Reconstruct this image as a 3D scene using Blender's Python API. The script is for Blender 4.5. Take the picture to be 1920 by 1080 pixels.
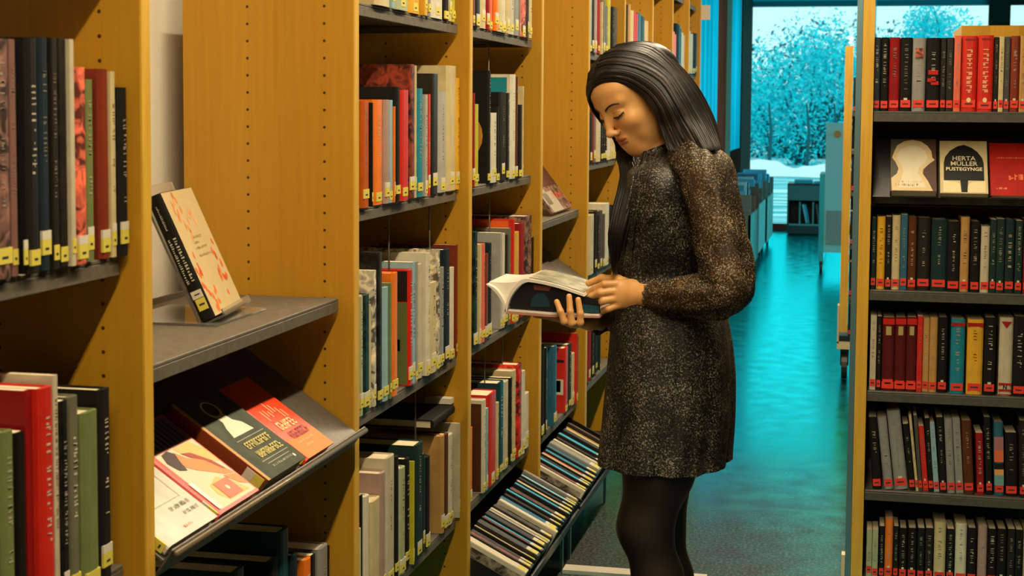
import bpy, math, random
import numpy as np
from mathutils import Vector, Matrix
for o in list(bpy.data.objects): bpy.data.objects.remove(o, do_unlink=True)
S = bpy.context.scene
COL = S.collection
RND = random.Random(7)

# ---------------------------------------------------------------- camera
# vanishing points measured on the photograph give the camera's attitude; principal point (960,414), f = 2900 px
F, CX, CY, EYE = 2900.0, 960.0, 414.0, 1.43
_y = np.array([650., 207., -F]); _y /= np.linalg.norm(_y)
_z = np.array([260., 40000. - CY, F]); _z /= np.linalg.norm(_z)
_z -= _y * (_z @ _y); _z /= np.linalg.norm(_z)
_x = np.cross(_y, _z)
WM = np.stack([_x, _y, _z])            # camera vector -> world vector
CAM = np.array([0., 0., EYE])
cd = bpy.data.cameras.new('camera'); cam = bpy.data.objects.new('camera', cd); COL.objects.link(cam)
cd.sensor_fit = 'HORIZONTAL'; cd.sensor_width = 36.0; cd.lens = 36.0 * F / 1920.0
cd.shift_y = -(540.0 - CY) / 1920.0
cd.clip_start = 0.05; cd.clip_end = 400
cd.dof.use_dof = True; cd.dof.focus_distance = 3.65; cd.dof.aperture_fstop = 11.0
m4 = Matrix([list(WM[i]) + [CAM[i]] for i in range(3)] + [[0, 0, 0, 1]])
cam.matrix_world = m4
S.camera = cam

def at(px, py, axis, val):
    """world point seen at a photograph pixel, on the plane axis=val (0 x, 1 y, 2 z)"""
    r = WM @ np.array([px - CX, -(py - CY), -F]); t = (val - CAM[axis]) / r[axis]
    return CAM + t * r

# ---------------------------------------------------------------- light
S.view_settings.view_transform = 'Standard'; S.view_settings.look = 'None'
S.view_settings.exposure = 0.0; S.view_settings.gamma = 1.0
S.view_settings.use_curve_mapping = False

def hexlin(h):
    h = h.lstrip('#'); c = [int(h[i:i + 2], 16) / 255 for i in (0, 2, 4)]
    return tuple(((x + .055) / 1.055) ** 2.4 if x > .04045 else x / 12.92 for x in c)

W = bpy.data.worlds.new('World'); S.world = W; W.use_nodes = True
nt = W.node_tree; nt.nodes.clear()
wo = nt.nodes.new('ShaderNodeOutputWorld'); bg = nt.nodes.new('ShaderNodeBackground')
tc = nt.nodes.new('ShaderNodeTexCoord'); sp = nt.nodes.new('ShaderNodeSeparateXYZ')
cr = nt.nodes.new('ShaderNodeValToRGB'); nz = nt.nodes.new('ShaderNodeTexNoise')
nz.inputs['Scale'].default_value = 3.0
mx = nt.nodes.new('ShaderNodeMix'); mx.data_type = 'RGBA'; mx.inputs[0].default_value = .06
nt.links.new(tc.outputs['Generated'], sp.inputs[0]); nt.links.new(sp.outputs['Z'], cr.inputs[0])
nt.links.new(tc.outputs['Generated'], nz.inputs['Vector'])
e = cr.color_ramp.elements
e[0].position = 0.0; e[0].color = (.56, .90, .90, 1); e[1].position = .35; e[1].color = (.60, .92, .91, 1)
nt.links.new(cr.outputs[0], mx.inputs[6]); nt.links.new(nz.outputs['Color'], mx.inputs[7])
nt.links.new(mx.outputs[2], bg.inputs[0]); bg.inputs[1].default_value = 1.25
nt.links.new(bg.outputs[0], wo.inputs[0])

WARM = (1.0, .81, .54)
def area(name, loc, size, energy, color, rot=(0, 0, 0), portal=False, spread=None):
    l = bpy.data.lights.new(name, 'AREA'); l.shape = 'RECTANGLE'; l.size, l.size_y = size
    l.energy = energy; l.color = color
    if portal: l.cycles.is_portal = True
    if spread: l.spread = spread
    o = bpy.data.objects.new(name, l); COL.objects.link(o); o.location = loc; o.rotation_euler = rot
    return o
# continuous fluorescent row above the aisle, and the rows over the neighbouring stacks
area('aisle_lamp_row', (-.17, 3.9, 2.74), (.07, 10.1), 262, WARM)
area('aisle_lamp_row', (-.16, 11.2, 2.74), (.09, 3.0), 16, WARM)
area('window_portal', (.6, 18.45, 1.4), (4.2, 2.7), 1, (1, 1, 1), (math.radians(-90), 0, 0), portal=True)
# cyan area lamp standing in for daylight from unseen side windows beyond the stacks
area('daylight_unseen_windows', (5.9, 15.2, 1.6), (2.4, 5.4), 300, (.03, .80, 1.0), (0, math.radians(90), 0), spread=math.radians(85))

# ---------------------------------------------------------------- materials
MATS = {}
def mat(name, color=(.5, .5, .5), rough=.5, metal=0.0, spec=.5, coat=0.0, emit=None, alpha=None):
    if name in MATS: return MATS[name]
    m = bpy.data.materials.new(name); m.use_nodes = True
    if isinstance(color, str): color = hexlin(color)
    b = m.node_tree.nodes['Principled BSDF']
    b.inputs['Base Color'].default_value = (*color, 1); b.inputs['Roughness'].default_value = rough
    b.inputs['Metallic'].default_value = metal; b.inputs['Specular IOR Level'].default_value = spec
    b.inputs['Coat Weight'].default_value = coat
    if emit: b.inputs['Emission Color'].default_value = (*emit[0], 1); b.inputs['Emission Strength'].default_value = emit[1]
    if alpha is not None: b.inputs['Alpha'].default_value = alpha
    MATS[name] = m
    return m
def N(m, t, **kw):
    n = m.node_tree.nodes.new(t)
    for k, v in kw.items(): setattr(n, k, v)
    return n
def LK(m, a, b): m.node_tree.links.new(a, b)
def bsdf(m): return m.node_tree.nodes['Principled BSDF']
def ramp(m, stops, interp='LINEAR'):
    r = N(m, 'ShaderNodeValToRGB'); cr = r.color_ramp; cr.interpolation = interp
    while len(cr.elements) < len(stops): cr.elements.new(.5)
    for el, (p, c) in zip(cr.elements, stops):
        el.position = p; el.color = (*(hexlin(c) if isinstance(c, str) else c), 1)
    return r
def math_(m, op, a, b=None, c=None):
    n = N(m, 'ShaderNodeMath', operation=op)
    for i, v in enumerate((a, b, c)):
        if v is None: continue
        if isinstance(v, (int, float)): n.inputs[i].default_value = v
        else: LK(m, v, n.inputs[i])
    return n.outputs[0]
def noise_mat(name, c1, c2, scale=(1, 1, 1), nscale=5, rough=.5, lo=.35, hi=.65, bump=0, coord='Object', detail=3, **kw):
    """two-tone noise material"""
    if name in MATS: return MATS[name]
    m = mat(name, c1, rough, **kw)
    t = N(m, 'ShaderNodeTexCoord'); mp = N(m, 'ShaderNodeMapping'); mp.inputs['Scale'].default_value = scale
    n = N(m, 'ShaderNodeTexNoise'); n.inputs['Scale'].default_value = nscale; n.inputs['Detail'].default_value = detail
    LK(m, t.outputs[coord], mp.inputs[0]); LK(m, mp.outputs[0], n.inputs['Vector'])
    r = ramp(m, [(lo, c1), (hi, c2)]); LK(m, n.outputs[0], r.inputs[0]); LK(m, r.outputs[0], bsdf(m).inputs['Base Color'])
    if bump:
        bn = N(m, 'ShaderNodeBump'); bn.inputs['Strength'].default_value = bump; bn.inputs['Distance'].default_value = .002
        LK(m, n.outputs[0], bn.inputs['Height']); LK(m, bn.outputs[0], bsdf(m).inputs['Normal'])
    return m

def wood_panel():
    """beech veneer in vertical strips, with two rows of shelf-pin holes 32 mm apart"""
    m = mat('beech_veneer', '#C98A1E', .42, spec=.35)
    t = N(m, 'ShaderNodeTexCoord'); s = N(m, 'ShaderNodeSeparateXYZ'); LK(m, t.outputs['Object'], s.inputs[0])
    strip = math_(m, 'FLOOR', math_(m, 'MULTIPLY', s.outputs[0], 18.0))
    wn = N(m, 'ShaderNodeTexWhiteNoise', noise_dimensions='1D'); LK(m, strip, wn.inputs['W'])
    mp = N(m, 'ShaderNodeMapping'); mp.inputs['Scale'].default_value = (60, 60, 3.0); LK(m, t.outputs['Object'], mp.inputs[0])
    n = N(m, 'ShaderNodeTexNoise'); n.inputs['Scale'].default_value = 1.5; n.inputs['Detail'].default_value = 4
    LK(m, mp.outputs[0], n.inputs['Vector'])
    v = math_(m, 'ADD', math_(m, 'MULTIPLY', wn.outputs[0], .45), math_(m, 'MULTIPLY', n.outputs[0], .55))
    r = ramp(m, [(.2, (.42, .205, .010)), (.5, (.48, .245, .014)), (.85, (.55, .295, .022))]); LK(m, v, r.inputs[0])
    # pin holes, at x = -0.06 and x = -0.222 from the front edge of the panel
    zc = math_(m, 'SUBTRACT', math_(m, 'FRACT', math_(m, 'MULTIPLY', s.outputs[2], 1 / .0335)), .5)
    zc = math_(m, 'MULTIPLY', zc, .0335)
    hole = None
    for x0 in (-.062, -.221):
        dx = math_(m, 'SUBTRACT', s.outputs[0], x0)
        d = math_(m, 'SQRT', math_(m, 'ADD', math_(m, 'MULTIPLY', dx, dx), math_(m, 'MULTIPLY', zc, zc)))
        h = math_(m, 'LESS_THAN', d, .0028)
        hole = h if hole is None else math_(m, 'MAXIMUM', hole, h)
    x = N(m, 'ShaderNodeMix', data_type='RGBA'); LK(m, hole, x.inputs[0]); LK(m, r.outputs[0], x.inputs[6])
    x.inputs[7].default_value = (.05, .018, .004, 1); LK(m, x.outputs[2], bsdf(m).inputs['Base Color'])
    return m
M_WOOD = wood_panel()
M_EDGE = noise_mat('beech_edge_band', (.58, .32, .025), (.66, .39, .04), (20, 20, 2), 3, .4)
M_SHELF = noise_mat('grey_powder_coated_steel', (.105, .088, .064), (.135, .115, .085), (1, 1, 1), 60, .55, spec=.3)
M_DKSTEEL = mat('black_steel', (.018, .018, .017), .35, .3)
M_WIRE = mat('wire_steel', (.30, .28, .24), .3, .9)
M_WALL = noise_mat('white_plaster_wall', (.90, .84, .68), (.93, .87, .71), (1, 1, 1), 30, .9)
M_PAPER = noise_mat('book_pages', (.58, .48, .30), (.72, .62, .42), (8, 8, 400), 1.5, .9, coord='Object')
M_WHITE = mat('white_label_paper', (.62, .58, .46), .6)
M_YELLOW = mat('yellow_label', (.66, .56, .08), .5)
M_REDLAB = mat('red_label', (.75, .035, .015), .5)
M_BLACKINK = mat('black_ink', (.02, .018, .016), .6)
M_ACRYL = mat('clear_acrylic', (.85, .85, .80), .08); bsdf(M_ACRYL).inputs['Transmission Weight'].default_value = .9
bsdf(M_ACRYL).inputs['IOR'].default_value = 1.3

def tinted(name, rough, spec=.4, var=.18, coat=0):
    """colour comes from the object's own colour; slight wear variation"""
    m = mat(name, (.5, .5, .5), rough, spec=spec, coat=coat)
    oi = N(m, 'ShaderNodeObjectInfo'); t = N(m, 'ShaderNodeTexCoord')
    n = N(m, 'ShaderNodeTexNoise'); n.inputs['Scale'].default_value = 26; n.inputs['Detail'].default_value = 4
    LK(m, t.outputs['Object'], n.inputs['Vector'])
    x = N(m, 'ShaderNodeMix', data_type='RGBA', blend_type='MULTIPLY'); x.inputs[0].default_value = 1
    g = ramp(m, [(.3, (1 - var,) * 3), (.7, (1 + var * .3,) * 3)]); LK(m, n.outputs[0], g.inputs[0])
    LK(m, oi.outputs['Color'], x.inputs[6]); LK(m, g.outputs[0], x.inputs[7]); LK(m, x.outputs[2], bsdf(m).inputs['Base Color'])
    return m
M_COVER = tinted('book_cover_gloss', .36)
M_CLOTH = tinted('book_cover_cloth', .75, .2, .3)
M_PRINT = tinted('printed_ink', .5, .3, .05)
M_CASE = tinted('glossy_plastic_case', .42, .3, .1)
def pattern_mat():
    m = mat('patterned_jacket', (.5, .5, .5), .4)
    oi = N(m, 'ShaderNodeObjectInfo'); t = N(m, 'ShaderNodeTexCoord'); n = N(m, 'ShaderNodeTexNoise')
    n.inputs['Scale'].default_value = 34; n.inputs['Detail'].default_value = 2; n.inputs['Distortion'].default_value = 1.2
    LK(m, t.outputs['Object'], n.inputs['Vector'])
    r = ramp(m, [(.40, (0, 0, 0)), (.46, (.55, .55, .55)), (.56, (1, 1, 1)), (.62, (1.6, 1.5, 1.3))])
    x = N(m, 'ShaderNodeMix', data_type='RGBA', blend_type='MULTIPLY'); x.inputs[0].default_value = .85
    LK(m, n.outputs[0], r.inputs[0]); LK(m, oi.outputs['Color'], x.inputs[6]); LK(m, r.outputs[0], x.inputs[7])
    LK(m, x.outputs[2], bsdf(m).inputs['Base Color'])
    return m
M_PATT = pattern_mat()

# ---------------------------------------------------------------- mesh helpers
class MB:
    def __init__(s): s.v = []; s.f = []; s.m = []
    def add(s, vs, fs, mi=0):
        b = len(s.v); s.v += [tuple(map(float, v)) for v in vs]; s.f += [tuple(b + i for i in f) for f in fs]; s.m += [mi] * len(fs)
        return s
    def box(s, x0, x1, y0, y1, z0, z1, mi=0, R=None):
        vs = [(x, y, z) for z in (z0, z1) for y in (y0, y1) for x in (x0, x1)]
        if R: vs = [R @ Vector(v) for v in vs]
        return s.add(vs, [(0, 2, 3, 1), (4, 5, 7, 6), (0, 1, 5, 4), (2, 6, 7, 3), (0, 4, 6, 2), (1, 3, 7, 5)], mi)
    def prism(s, poly, z0, z1, mi=0, f=None):
        """poly in xy, extruded along z; f maps the points"""
        n = len(poly); vs = [(x, y, z0) for x, y in poly] + [(x, y, z1) for x, y in poly]
        if f: vs = [f(v) for v in vs]
        fs = [tuple(range(n - 1, -1, -1)), tuple(range(n, 2 * n))] + [(i, (i + 1) % n, n + (i + 1) % n, n + i) for i in range(n)]
        return s.add(vs, fs, mi)
    def quad(s, a, b, c, d, mi=0): return s.add([a, b, c, d], [(0, 1, 2, 3)], mi)
    def tube(s, pts, rads, n=8, mi=0, flat=None, cap=True):
        pts = [Vector(p) for p in pts]; k = len(pts)
        if isinstance(rads, (int, float)): rads = [rads] * k
        up = None; vs = []
        for i, p in enumerate(pts):
            d = (pts[min(i + 1, k - 1)] - pts[max(i - 1, 0)]).normalized()
            if up is None:
                up = Vector((0, 0, 1)) if abs(d.z) < .9 else Vector((1, 0, 0))
                if flat is not None: up = Vector(flat[0])
            u = (up - d * up.dot(d)).normalized(); w = d.cross(u); up = u
            r = rads[i]; ru, rw = (r, r * (flat[1] if flat else 1)) if not isinstance(r, tuple) else r
            for j in range(n):
                a = 2 * math.pi * j / n; vs.append(p + u * (math.cos(a) * ru) + w * (math.sin(a) * rw))
        fs = [(i * n + j, i * n + (j + 1) % n, (i + 1) * n + (j + 1) % n, (i + 1) * n + j) for i in range(k - 1) for j in range(n)]
        if cap: fs += [tuple(range(n - 1, -1, -1)), tuple((k - 1) * n + j for j in range(n))]
        return s.add(vs, fs, mi)
    def build(s, name, mats, parent=None, smooth=False, loc=None, rot=None, color=None, mw=None):
        me = bpy.data.meshes.new(name); me.from_pydata(s.v, [], s.f)
        for m in (mats if isinstance(mats, (list, tuple)) else [mats]): me.materials.append(m)
        if any(s.m): me.polygons.foreach_set('material_index', s.m)
        if smooth: me.polygons.foreach_set('use_smooth', [True] * len(s.f))
        me.update()
        o = bpy.data.objects.new(name, me); COL.objects.link(o)
        if parent: o.parent = parent
        if loc is not None: o.location = loc
        if rot is not None: o.rotation_euler = rot
        if mw is not None: o.matrix_world = mw
        if color is not None: o.color = (*color, 1)
        return o
def setw(o, M):
    """place a child of a top-level object at a world matrix"""
    o.matrix_local = o.parent.matrix_basis.inverted() @ M
    return o
def tag(o, label=None, cat=None, group=None, kind=None):
    if label: o['label'] = label
    if cat: o['category'] = cat
    if group: o['group'] = group
    if kind: o['kind'] = kind
    return o
def empty(name, loc, rz=0.0, label=None, cat=None, group=None):
    o = bpy.data.objects.new(name, None); COL.objects.link(o); o.location = loc; o.rotation_euler = (0, 0, rz)
    o.empty_display_size = .05
    return tag(o, label, cat, group)
def bevel(o, w=.002, seg=2):
    b = o.modifiers.new('bevel', 'BEVEL'); b.width = w; b.segments = seg; b.limit_method = 'ANGLE'
    return o
def struct(name, mb, m, **k):
    return tag(mb.build(name, m, **k), kind='structure')
_fontcache = {}
def text_mesh(name, txt, size, m, parent, mw, color, bold=.0, align='CENTER', sx=1.0):
    """lettering as a thin mesh lying in the local xy plane of matrix mw (relative to parent)"""
    c = bpy.data.curves.new(name, 'FONT'); c.body = txt; c.size = size; c.align_x = align; c.align_y = 'CENTER'
    c.extrude = .0002; c.offset = bold * size; c.resolution_u = 2; c.space_character = sx
    t = bpy.data.objects.new(name, c); COL.objects.link(t)
    me = bpy.data.meshes.new_from_object(t); bpy.data.objects.remove(t); bpy.data.curves.remove(c)
    me.materials.clear(); me.materials.append(m)
    o = bpy.data.objects.new(name, me); COL.objects.link(o); o.parent = parent; o.matrix_local = mw; o.color = (*color, 1)
    return o
# ---------------------------------------------------------------- the room
def floor_mat():
    m = mat('polished_speckled_linoleum', (.05, .05, .045), .3)
    nt = m.node_tree; out = nt.nodes['Material Output']; b = bsdf(m)
    t = N(m, 'ShaderNodeTexCoord')
    n = N(m, 'ShaderNodeTexNoise'); n.inputs['Scale'].default_value = 95; n.inputs['Detail'].default_value = 3; n.inputs['Roughness'].default_value = .7
    LK(m, t.outputs['Object'], n.inputs['Vector'])
    r = ramp(m, [(.38, (.010, .010, .009)), (.5, (.026, .027, .024)), (.62, (.085, .085, .072))]); LK(m, n.outputs[0], r.inputs[0])
    LK(m, r.outputs[0], b.inputs['Base Color']); b.inputs['Specular IOR Level'].default_value = .15; b.inputs['Roughness'].default_value = .6
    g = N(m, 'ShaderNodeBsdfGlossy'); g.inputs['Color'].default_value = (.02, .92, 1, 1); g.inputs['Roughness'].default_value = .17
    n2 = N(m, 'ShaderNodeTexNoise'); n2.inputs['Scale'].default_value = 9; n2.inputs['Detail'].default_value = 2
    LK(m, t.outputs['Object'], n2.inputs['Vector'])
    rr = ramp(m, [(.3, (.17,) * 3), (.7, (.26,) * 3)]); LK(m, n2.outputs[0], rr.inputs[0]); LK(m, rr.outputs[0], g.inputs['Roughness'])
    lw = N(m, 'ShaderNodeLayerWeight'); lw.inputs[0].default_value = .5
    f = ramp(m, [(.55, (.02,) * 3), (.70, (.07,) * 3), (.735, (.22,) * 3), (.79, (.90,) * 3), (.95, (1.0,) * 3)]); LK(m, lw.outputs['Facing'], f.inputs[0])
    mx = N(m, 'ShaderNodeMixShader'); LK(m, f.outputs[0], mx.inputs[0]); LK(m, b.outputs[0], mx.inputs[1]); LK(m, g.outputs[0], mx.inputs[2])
    LK(m, mx.outputs[0], out.inputs[0])
    return m
struct('floor', MB().box(-1.36, 6.0, -2.2, 18.75, -.06, 0), floor_mat())
struct('ceiling', MB().box(-1.36, 6.0, -2.2, 18.75, 2.85, 2.92), noise_mat('ceiling_plaster', (.26, .22, .15), (.30, .26, .18), (1, 1, 1), 8, .9))
struct('wall_left', MB().box(-1.42, -1.36, -2.2, 12.4, 0, 2.85), M_WALL)
M_BRICK = noise_mat('dark_ochre_wall', (.16, .09, .03), (.20, .12, .04), (1, 1, 1), 8, .9)
struct('wall_rear', MB().box(-1.36, 6.0, -2.26, -2.2, 0, 2.85), M_BRICK)
struct('wall_right', MB().box(6.0, 6.06, -2.2, 18.75, 0, 2.85), M_BRICK)

M_TEALFR = mat('teal_grey_window_frame', (.01, .13, .15), .4)
M_TEALLT = mat('pale_blue_painted_frame', (.02, .42, .48), .4)
M_DKFR = noise_mat('dark_brown_window_frame', (.020, .010, .007), (.034, .016, .011), (30, 30, 1), 2, .9, spec=.05)
M_BRFR = noise_mat('reddish_brown_mullion', (.20, .045, .025), (.26, .06, .035), (30, 30, 1), 2, .9, spec=.05)
M_GLASS = mat('window_glass', (.92, 1, 1), .02)
def glass_mat():
    m = M_GLASS; nt = m.node_tree; out = nt.nodes['Material Output']
    tr = N(m, 'ShaderNodeBsdfTransparent'); tr.inputs[0].default_value = (.94, 1, 1, 1)
    gl = N(m, 'ShaderNodeBsdfGlossy'); gl.inputs['Roughness'].default_value = .02
    mx = N(m, 'ShaderNodeMixShader'); mx.inputs[0].default_value = .006
    LK(m, tr.outputs[0], mx.inputs[1]); LK(m, gl.outputs[0], mx.inputs[2]); LK(m, mx.outputs[0], out.inputs[0])
glass_mat()
def curtain_mat():
    m = mat('blue_vertical_curtain', (.01, .50, .60), .8)
    t = N(m, 'ShaderNodeTexCoord'); mp = N(m, 'ShaderNodeMapping'); mp.inputs['Scale'].default_value = (40, 9, .3)
    n = N(m, 'ShaderNodeTexNoise'); n.inputs['Scale'].default_value = 1.0; LK(m, t.outputs['Object'], mp.inputs[0]); LK(m, mp.outputs[0], n.inputs['Vector'])
    r = ramp(m, [(.35, (.004, .30, .38)), (.65, (.012, .55, .66))]); LK(m, n.outputs[0], r.inputs[0]); LK(m, r.outputs[0], bsdf(m).inputs['Base Color'])
    out = m.node_tree.nodes['Material Output']; tl = N(m, 'ShaderNodeBsdfTranslucent'); LK(m, r.outputs[0], tl.inputs[0])
    mx = N(m, 'ShaderNodeMixShader'); mx.inputs[0].default_value = .5
    LK(m, bsdf(m).outputs[0], mx.inputs[1]); LK(m, tl.outputs[0], mx.inputs[2]); LK(m, mx.outputs[0], out.inputs[0])
    return m
M_CURT = curtain_mat()
YW = 18.6
# far window: two tall panes, a post between, frame, sill
wf = MB()
wf.box(-1.36, -1.27, YW - .10, YW + .05, 0, 2.85); wf.box(1.43, 1.66, YW - .10, YW + .05, 0, 2.85)
tw = struct('window_1', wf, M_DKFR)
MB().box(-1.27, 1.43, YW - .08, YW + .04, 2.64, 2.70).build('frame_bar', M_TEALFR, tw)
MB().box(-1.27, 1.43, YW - .12, YW + .04, 2.70, 2.80).build('frame_head', M_TEALLT, tw)
MB().box(-1.27, 1.43, YW - .06, YW + .04, 0, .08).build('frame_sill', M_BRFR, tw)
MB().box(-.03, .05, YW - .05, YW + .05, .08, 2.64).build('mullion', M_TEALLT, tw)
MB().box(-1.27, -.03, YW - .004, YW + .004, .08, 2.64).build('pane', M_GLASS, tw)
MB().box(.05, 1.43, YW - .004, YW + .004, .08, 2.64).build('pane', M_GLASS, tw)
tw2 = struct('window_2', MB().box(1.9, 2.0, YW - .1, YW + .05, 0, 2.85).box(1.66, 6.0, YW - .08, YW + .04, 2.64, 2.85).box(3.9, 4.0, YW - .1, YW + .05, 0, 2.64).box(1.66, 6.0, YW - .08, YW + .04, 0, .08), M_DKFR)
MB().box(1.66, 6.0, YW - .004, YW + .004, .08, 2.64).build('pane', M_GLASS, tw2)
# side windows on the left, seen edge-on: curtain, mullion, curtain, dark frame
def curtain(y0, y1, x, z0, z1, label):
    n = max(8, int((y1 - y0) * 22)); vs = []; 
    for i in range(n + 1):
        y = y0 + (y1 - y0) * i / n; dx = .030 * math.sin(i * 1.57)
        vs += [(x + dx, y, z0), (x + dx, y, z1)]
    mb = MB().add(vs, [(2 * i, 2 * i + 2, 2 * i + 3, 2 * i + 1) for i in range(n)])
    o = mb.build('curtain', M_CURT, smooth=True); so = o.modifiers.new('s', 'SOLIDIFY'); so.thickness = .003
    return tag(o, label, 'curtain')
curtain(12.5, 14.6, -1.322, .05, 2.8, 'plain cyan curtain hanging just past the end of the wooden bookcases')
curtain(15.4, 16.8, -1.27, 1.02, 2.8, 'shorter cyan pleated curtain hanging between brown mullion and dark window frame')
sw = struct('window_3', MB().box(-1.40, -1.22, 14.68, 15.25, 0, 2.85), M_BRFR)
MB().box(-1.42, -1.24, 16.95, 18.5, 0, 2.85).build('post', M_DKFR, sw)
MB().box(-1.42, -1.40, 12.4, 18.5, 0, 2.85).build('pane', M_GLASS, sw)
MB().box(-1.40, -1.26, 15.25, 18.5, .0, .06).box(-1.40, -1.34, 15.3, 16.95, .98, 1.03).build('rail', M_TEALFR, sw)
tag(MB().tube([(.168, YW - .16, 2.72), (.168, YW - .16, 2.29)], .006, 6).tube([(.168, YW - .16, 2.30), (.168, YW - .16, 2.22)], [.012, .05], 8)
    .build('blind_cord', M_TEALLT), 'thin pull cord with a weight hanging in front of the far window', 'cord')
SG = at(1315.5, 10, 1, 9.556)
# little cream sign fixed on the end of the bookcase row
tag(MB().box(-.968, SG[0] + .052, 9.5553, 9.561, SG[2] - .088, SG[2]).build('shelf_sign', mat('cream_sign_card', (.62, .55, .42), .6)),
    'small blank cream shelf sign projecting at the far end of the wooden bookcases', 'sign')
tag(MB().box(-.86, -.42, 4.60, 4.66, 0, .012).build('floor_strip', mat('pale_metal_strip', (.55, .50, .40), .4)),
    'pale metal strip lying across the aisle floor at the woman\'s feet', 'floor strip')

# ---------------------------------------------------------------- outdoors
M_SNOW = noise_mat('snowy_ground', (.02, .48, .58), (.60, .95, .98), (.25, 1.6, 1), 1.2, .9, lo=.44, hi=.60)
struct('snowy_ground', MB().box(-60, 60, 18.9, 140, -.12, -.04), M_SNOW)
r_ = RND
mb = MB()   # low ridge of piled snow
pr = [(-3.2, .02)] + [(x, .10 + .16 * abs(math.sin(x * 2.3)) * (1 if x < -1 else .6) + .05 * r_.random()) for x in np.linspace(-3.1, 4.5, 40)] + [(4.6, .02)]
for k, (yy, s_) in enumerate(((34.2, 0), (34.8, 1), (35.6, .8), (36.4, 0))):
    mb.v += [(x, yy + .2 * math.sin(x * 3 + k), -.03 + z * s_ * 1.3) for x, z in pr]
n_ = len(pr)
for k in range(3): 
    for i in range(n_ - 1): mb.f.append((k * n_ + i, k * n_ + i + 1, (k + 1) * n_ + i + 1, (k + 1) * n_ + i)); mb.m.append(0)
tag(mb.build('snow_bank', mat('snow', (.85, .95, .97), .8), smooth=True), 'bright bank of snow on the ground outside the far window', 'snow')
def leaf_mat(name, a, b, c):
    m = mat(name, a, .7)
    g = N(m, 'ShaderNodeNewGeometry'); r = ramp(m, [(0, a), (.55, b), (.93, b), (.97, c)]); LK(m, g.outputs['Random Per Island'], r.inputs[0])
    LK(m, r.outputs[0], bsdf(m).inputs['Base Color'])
    out = m.node_tree.nodes['Material Output']; tl = N(m, 'ShaderNodeBsdfTranslucent'); LK(m, r.outputs[0], tl.inputs[0])
    mx = N(m, 'ShaderNodeMixShader'); mx.inputs[0].default_value = .35
    LK(m, bsdf(m).outputs[0], mx.inputs[1]); LK(m, tl.outputs[0], mx.inputs[2]); LK(m, mx.outputs[0], out.inputs[0])
    return m
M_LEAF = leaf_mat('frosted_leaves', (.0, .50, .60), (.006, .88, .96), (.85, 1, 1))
M_LEAF2 = leaf_mat('shaded_hedge_leaves', (.0, .07, .10), (.0, .18, .23), (.02, .45, .5))  # hedge leaves in a darker teal than the trees
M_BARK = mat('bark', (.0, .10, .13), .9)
def tree(name, x, y, h, w, nleaf, lsize, seed, label, cat='tree', zlow=.15, lm=M_LEAF, lobes=9, depth=None):
    R = random.Random(seed); root = empty(name, (x, y, -.05), 0, label, cat)
    depth = depth or w * .5
    t = MB(); L = MB(); centers = []
    for i in range(lobes):
        a = R.uniform(0, 6.28); q = R.random() ** .6; z = h * R.uniform(.30, .92)
        k = (1 - abs(z / h - .5) * 1.3)
        c = Vector((math.cos(a) * w * .42 * q * k, math.sin(a) * depth * .42 * q * k, z)); centers.append((c, w * R.uniform(.13, .24)))
        mid = c * .45 + Vector((R.uniform(-.1, .1), 0, 0)); mid.z = z * .35
        t.tube([(R.uniform(-.06, .06), 0, 0), mid, c, c * 1.05 + Vector((R.uniform(-.2, .2), 0, h * .12))], [.05 * h / 3, .035 * h / 3, .018, .006], 6)
    for i in range(nleaf):
        c, r = centers[i % len(centers)]
        d = Vector((R.gauss(0, 1), R.gauss(0, 1), R.gauss(0, .9))); d = d.normalized() * r * (R.random() ** .45) * 1.35
        p = c + d
        if p.z < zlow * h * R.random() + .03: p.z = .03 + R.random() * zlow * h
        s_ = lsize * R.uniform(.5, 1.3); u = Vector((R.gauss(0, 1), R.gauss(0, 1), R.gauss(0, 1))).normalized(); v = u.orthogonal().normalized()
        L.add([p - u * s_, p + v * s_ * .5, p + u * s_, p - v * s_ * .5], [(0, 1, 2, 3)])
    t.build('branches', M_BARK, root, smooth=True); L.build('foliage', lm, root)
tree('frosted_tree', -1.45, 42, 3.3, 4.8, 12000, .062, 1, 'large frosted leafy tree outside the far window, left of the mullion', lobes=15, zlow=.0)
tree('frosted_tree', 2.15, 43, 4.1, 3.4, 8000, .06, 2, 'frosted tree rising above the red books on the right bookcase', lobes=11)
tree('frosted_tree', .3, 46.2, 3.4, 3.0, 3000, .06, 3, 'smaller frosted tree outside, just left of the window mullion', lobes=8)
tree('frosted_tree', -3.9, 40, 5.2, 2.2, 420, .07, 4, 'sparse twigs of a tree at the left edge of the far window', lobes=6)
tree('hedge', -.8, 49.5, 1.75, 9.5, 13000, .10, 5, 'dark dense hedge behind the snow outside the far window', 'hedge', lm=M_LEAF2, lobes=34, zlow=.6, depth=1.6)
for i, x in enumerate((-2.1, -1.2, -.55)):
    tag(MB().tube([(x, 38, -.05), (x + .04, 38, .9), (x - .03, 38.1, 1.6)], [.05, .04, .02], 7).build('tree_trunk', M_BARK),
        ['leftmost', 'middle', 'rightmost'][i] + ' of three slim bare trunks before the hedge outside', 'tree', 'slim trunks before the hedge')
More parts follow.
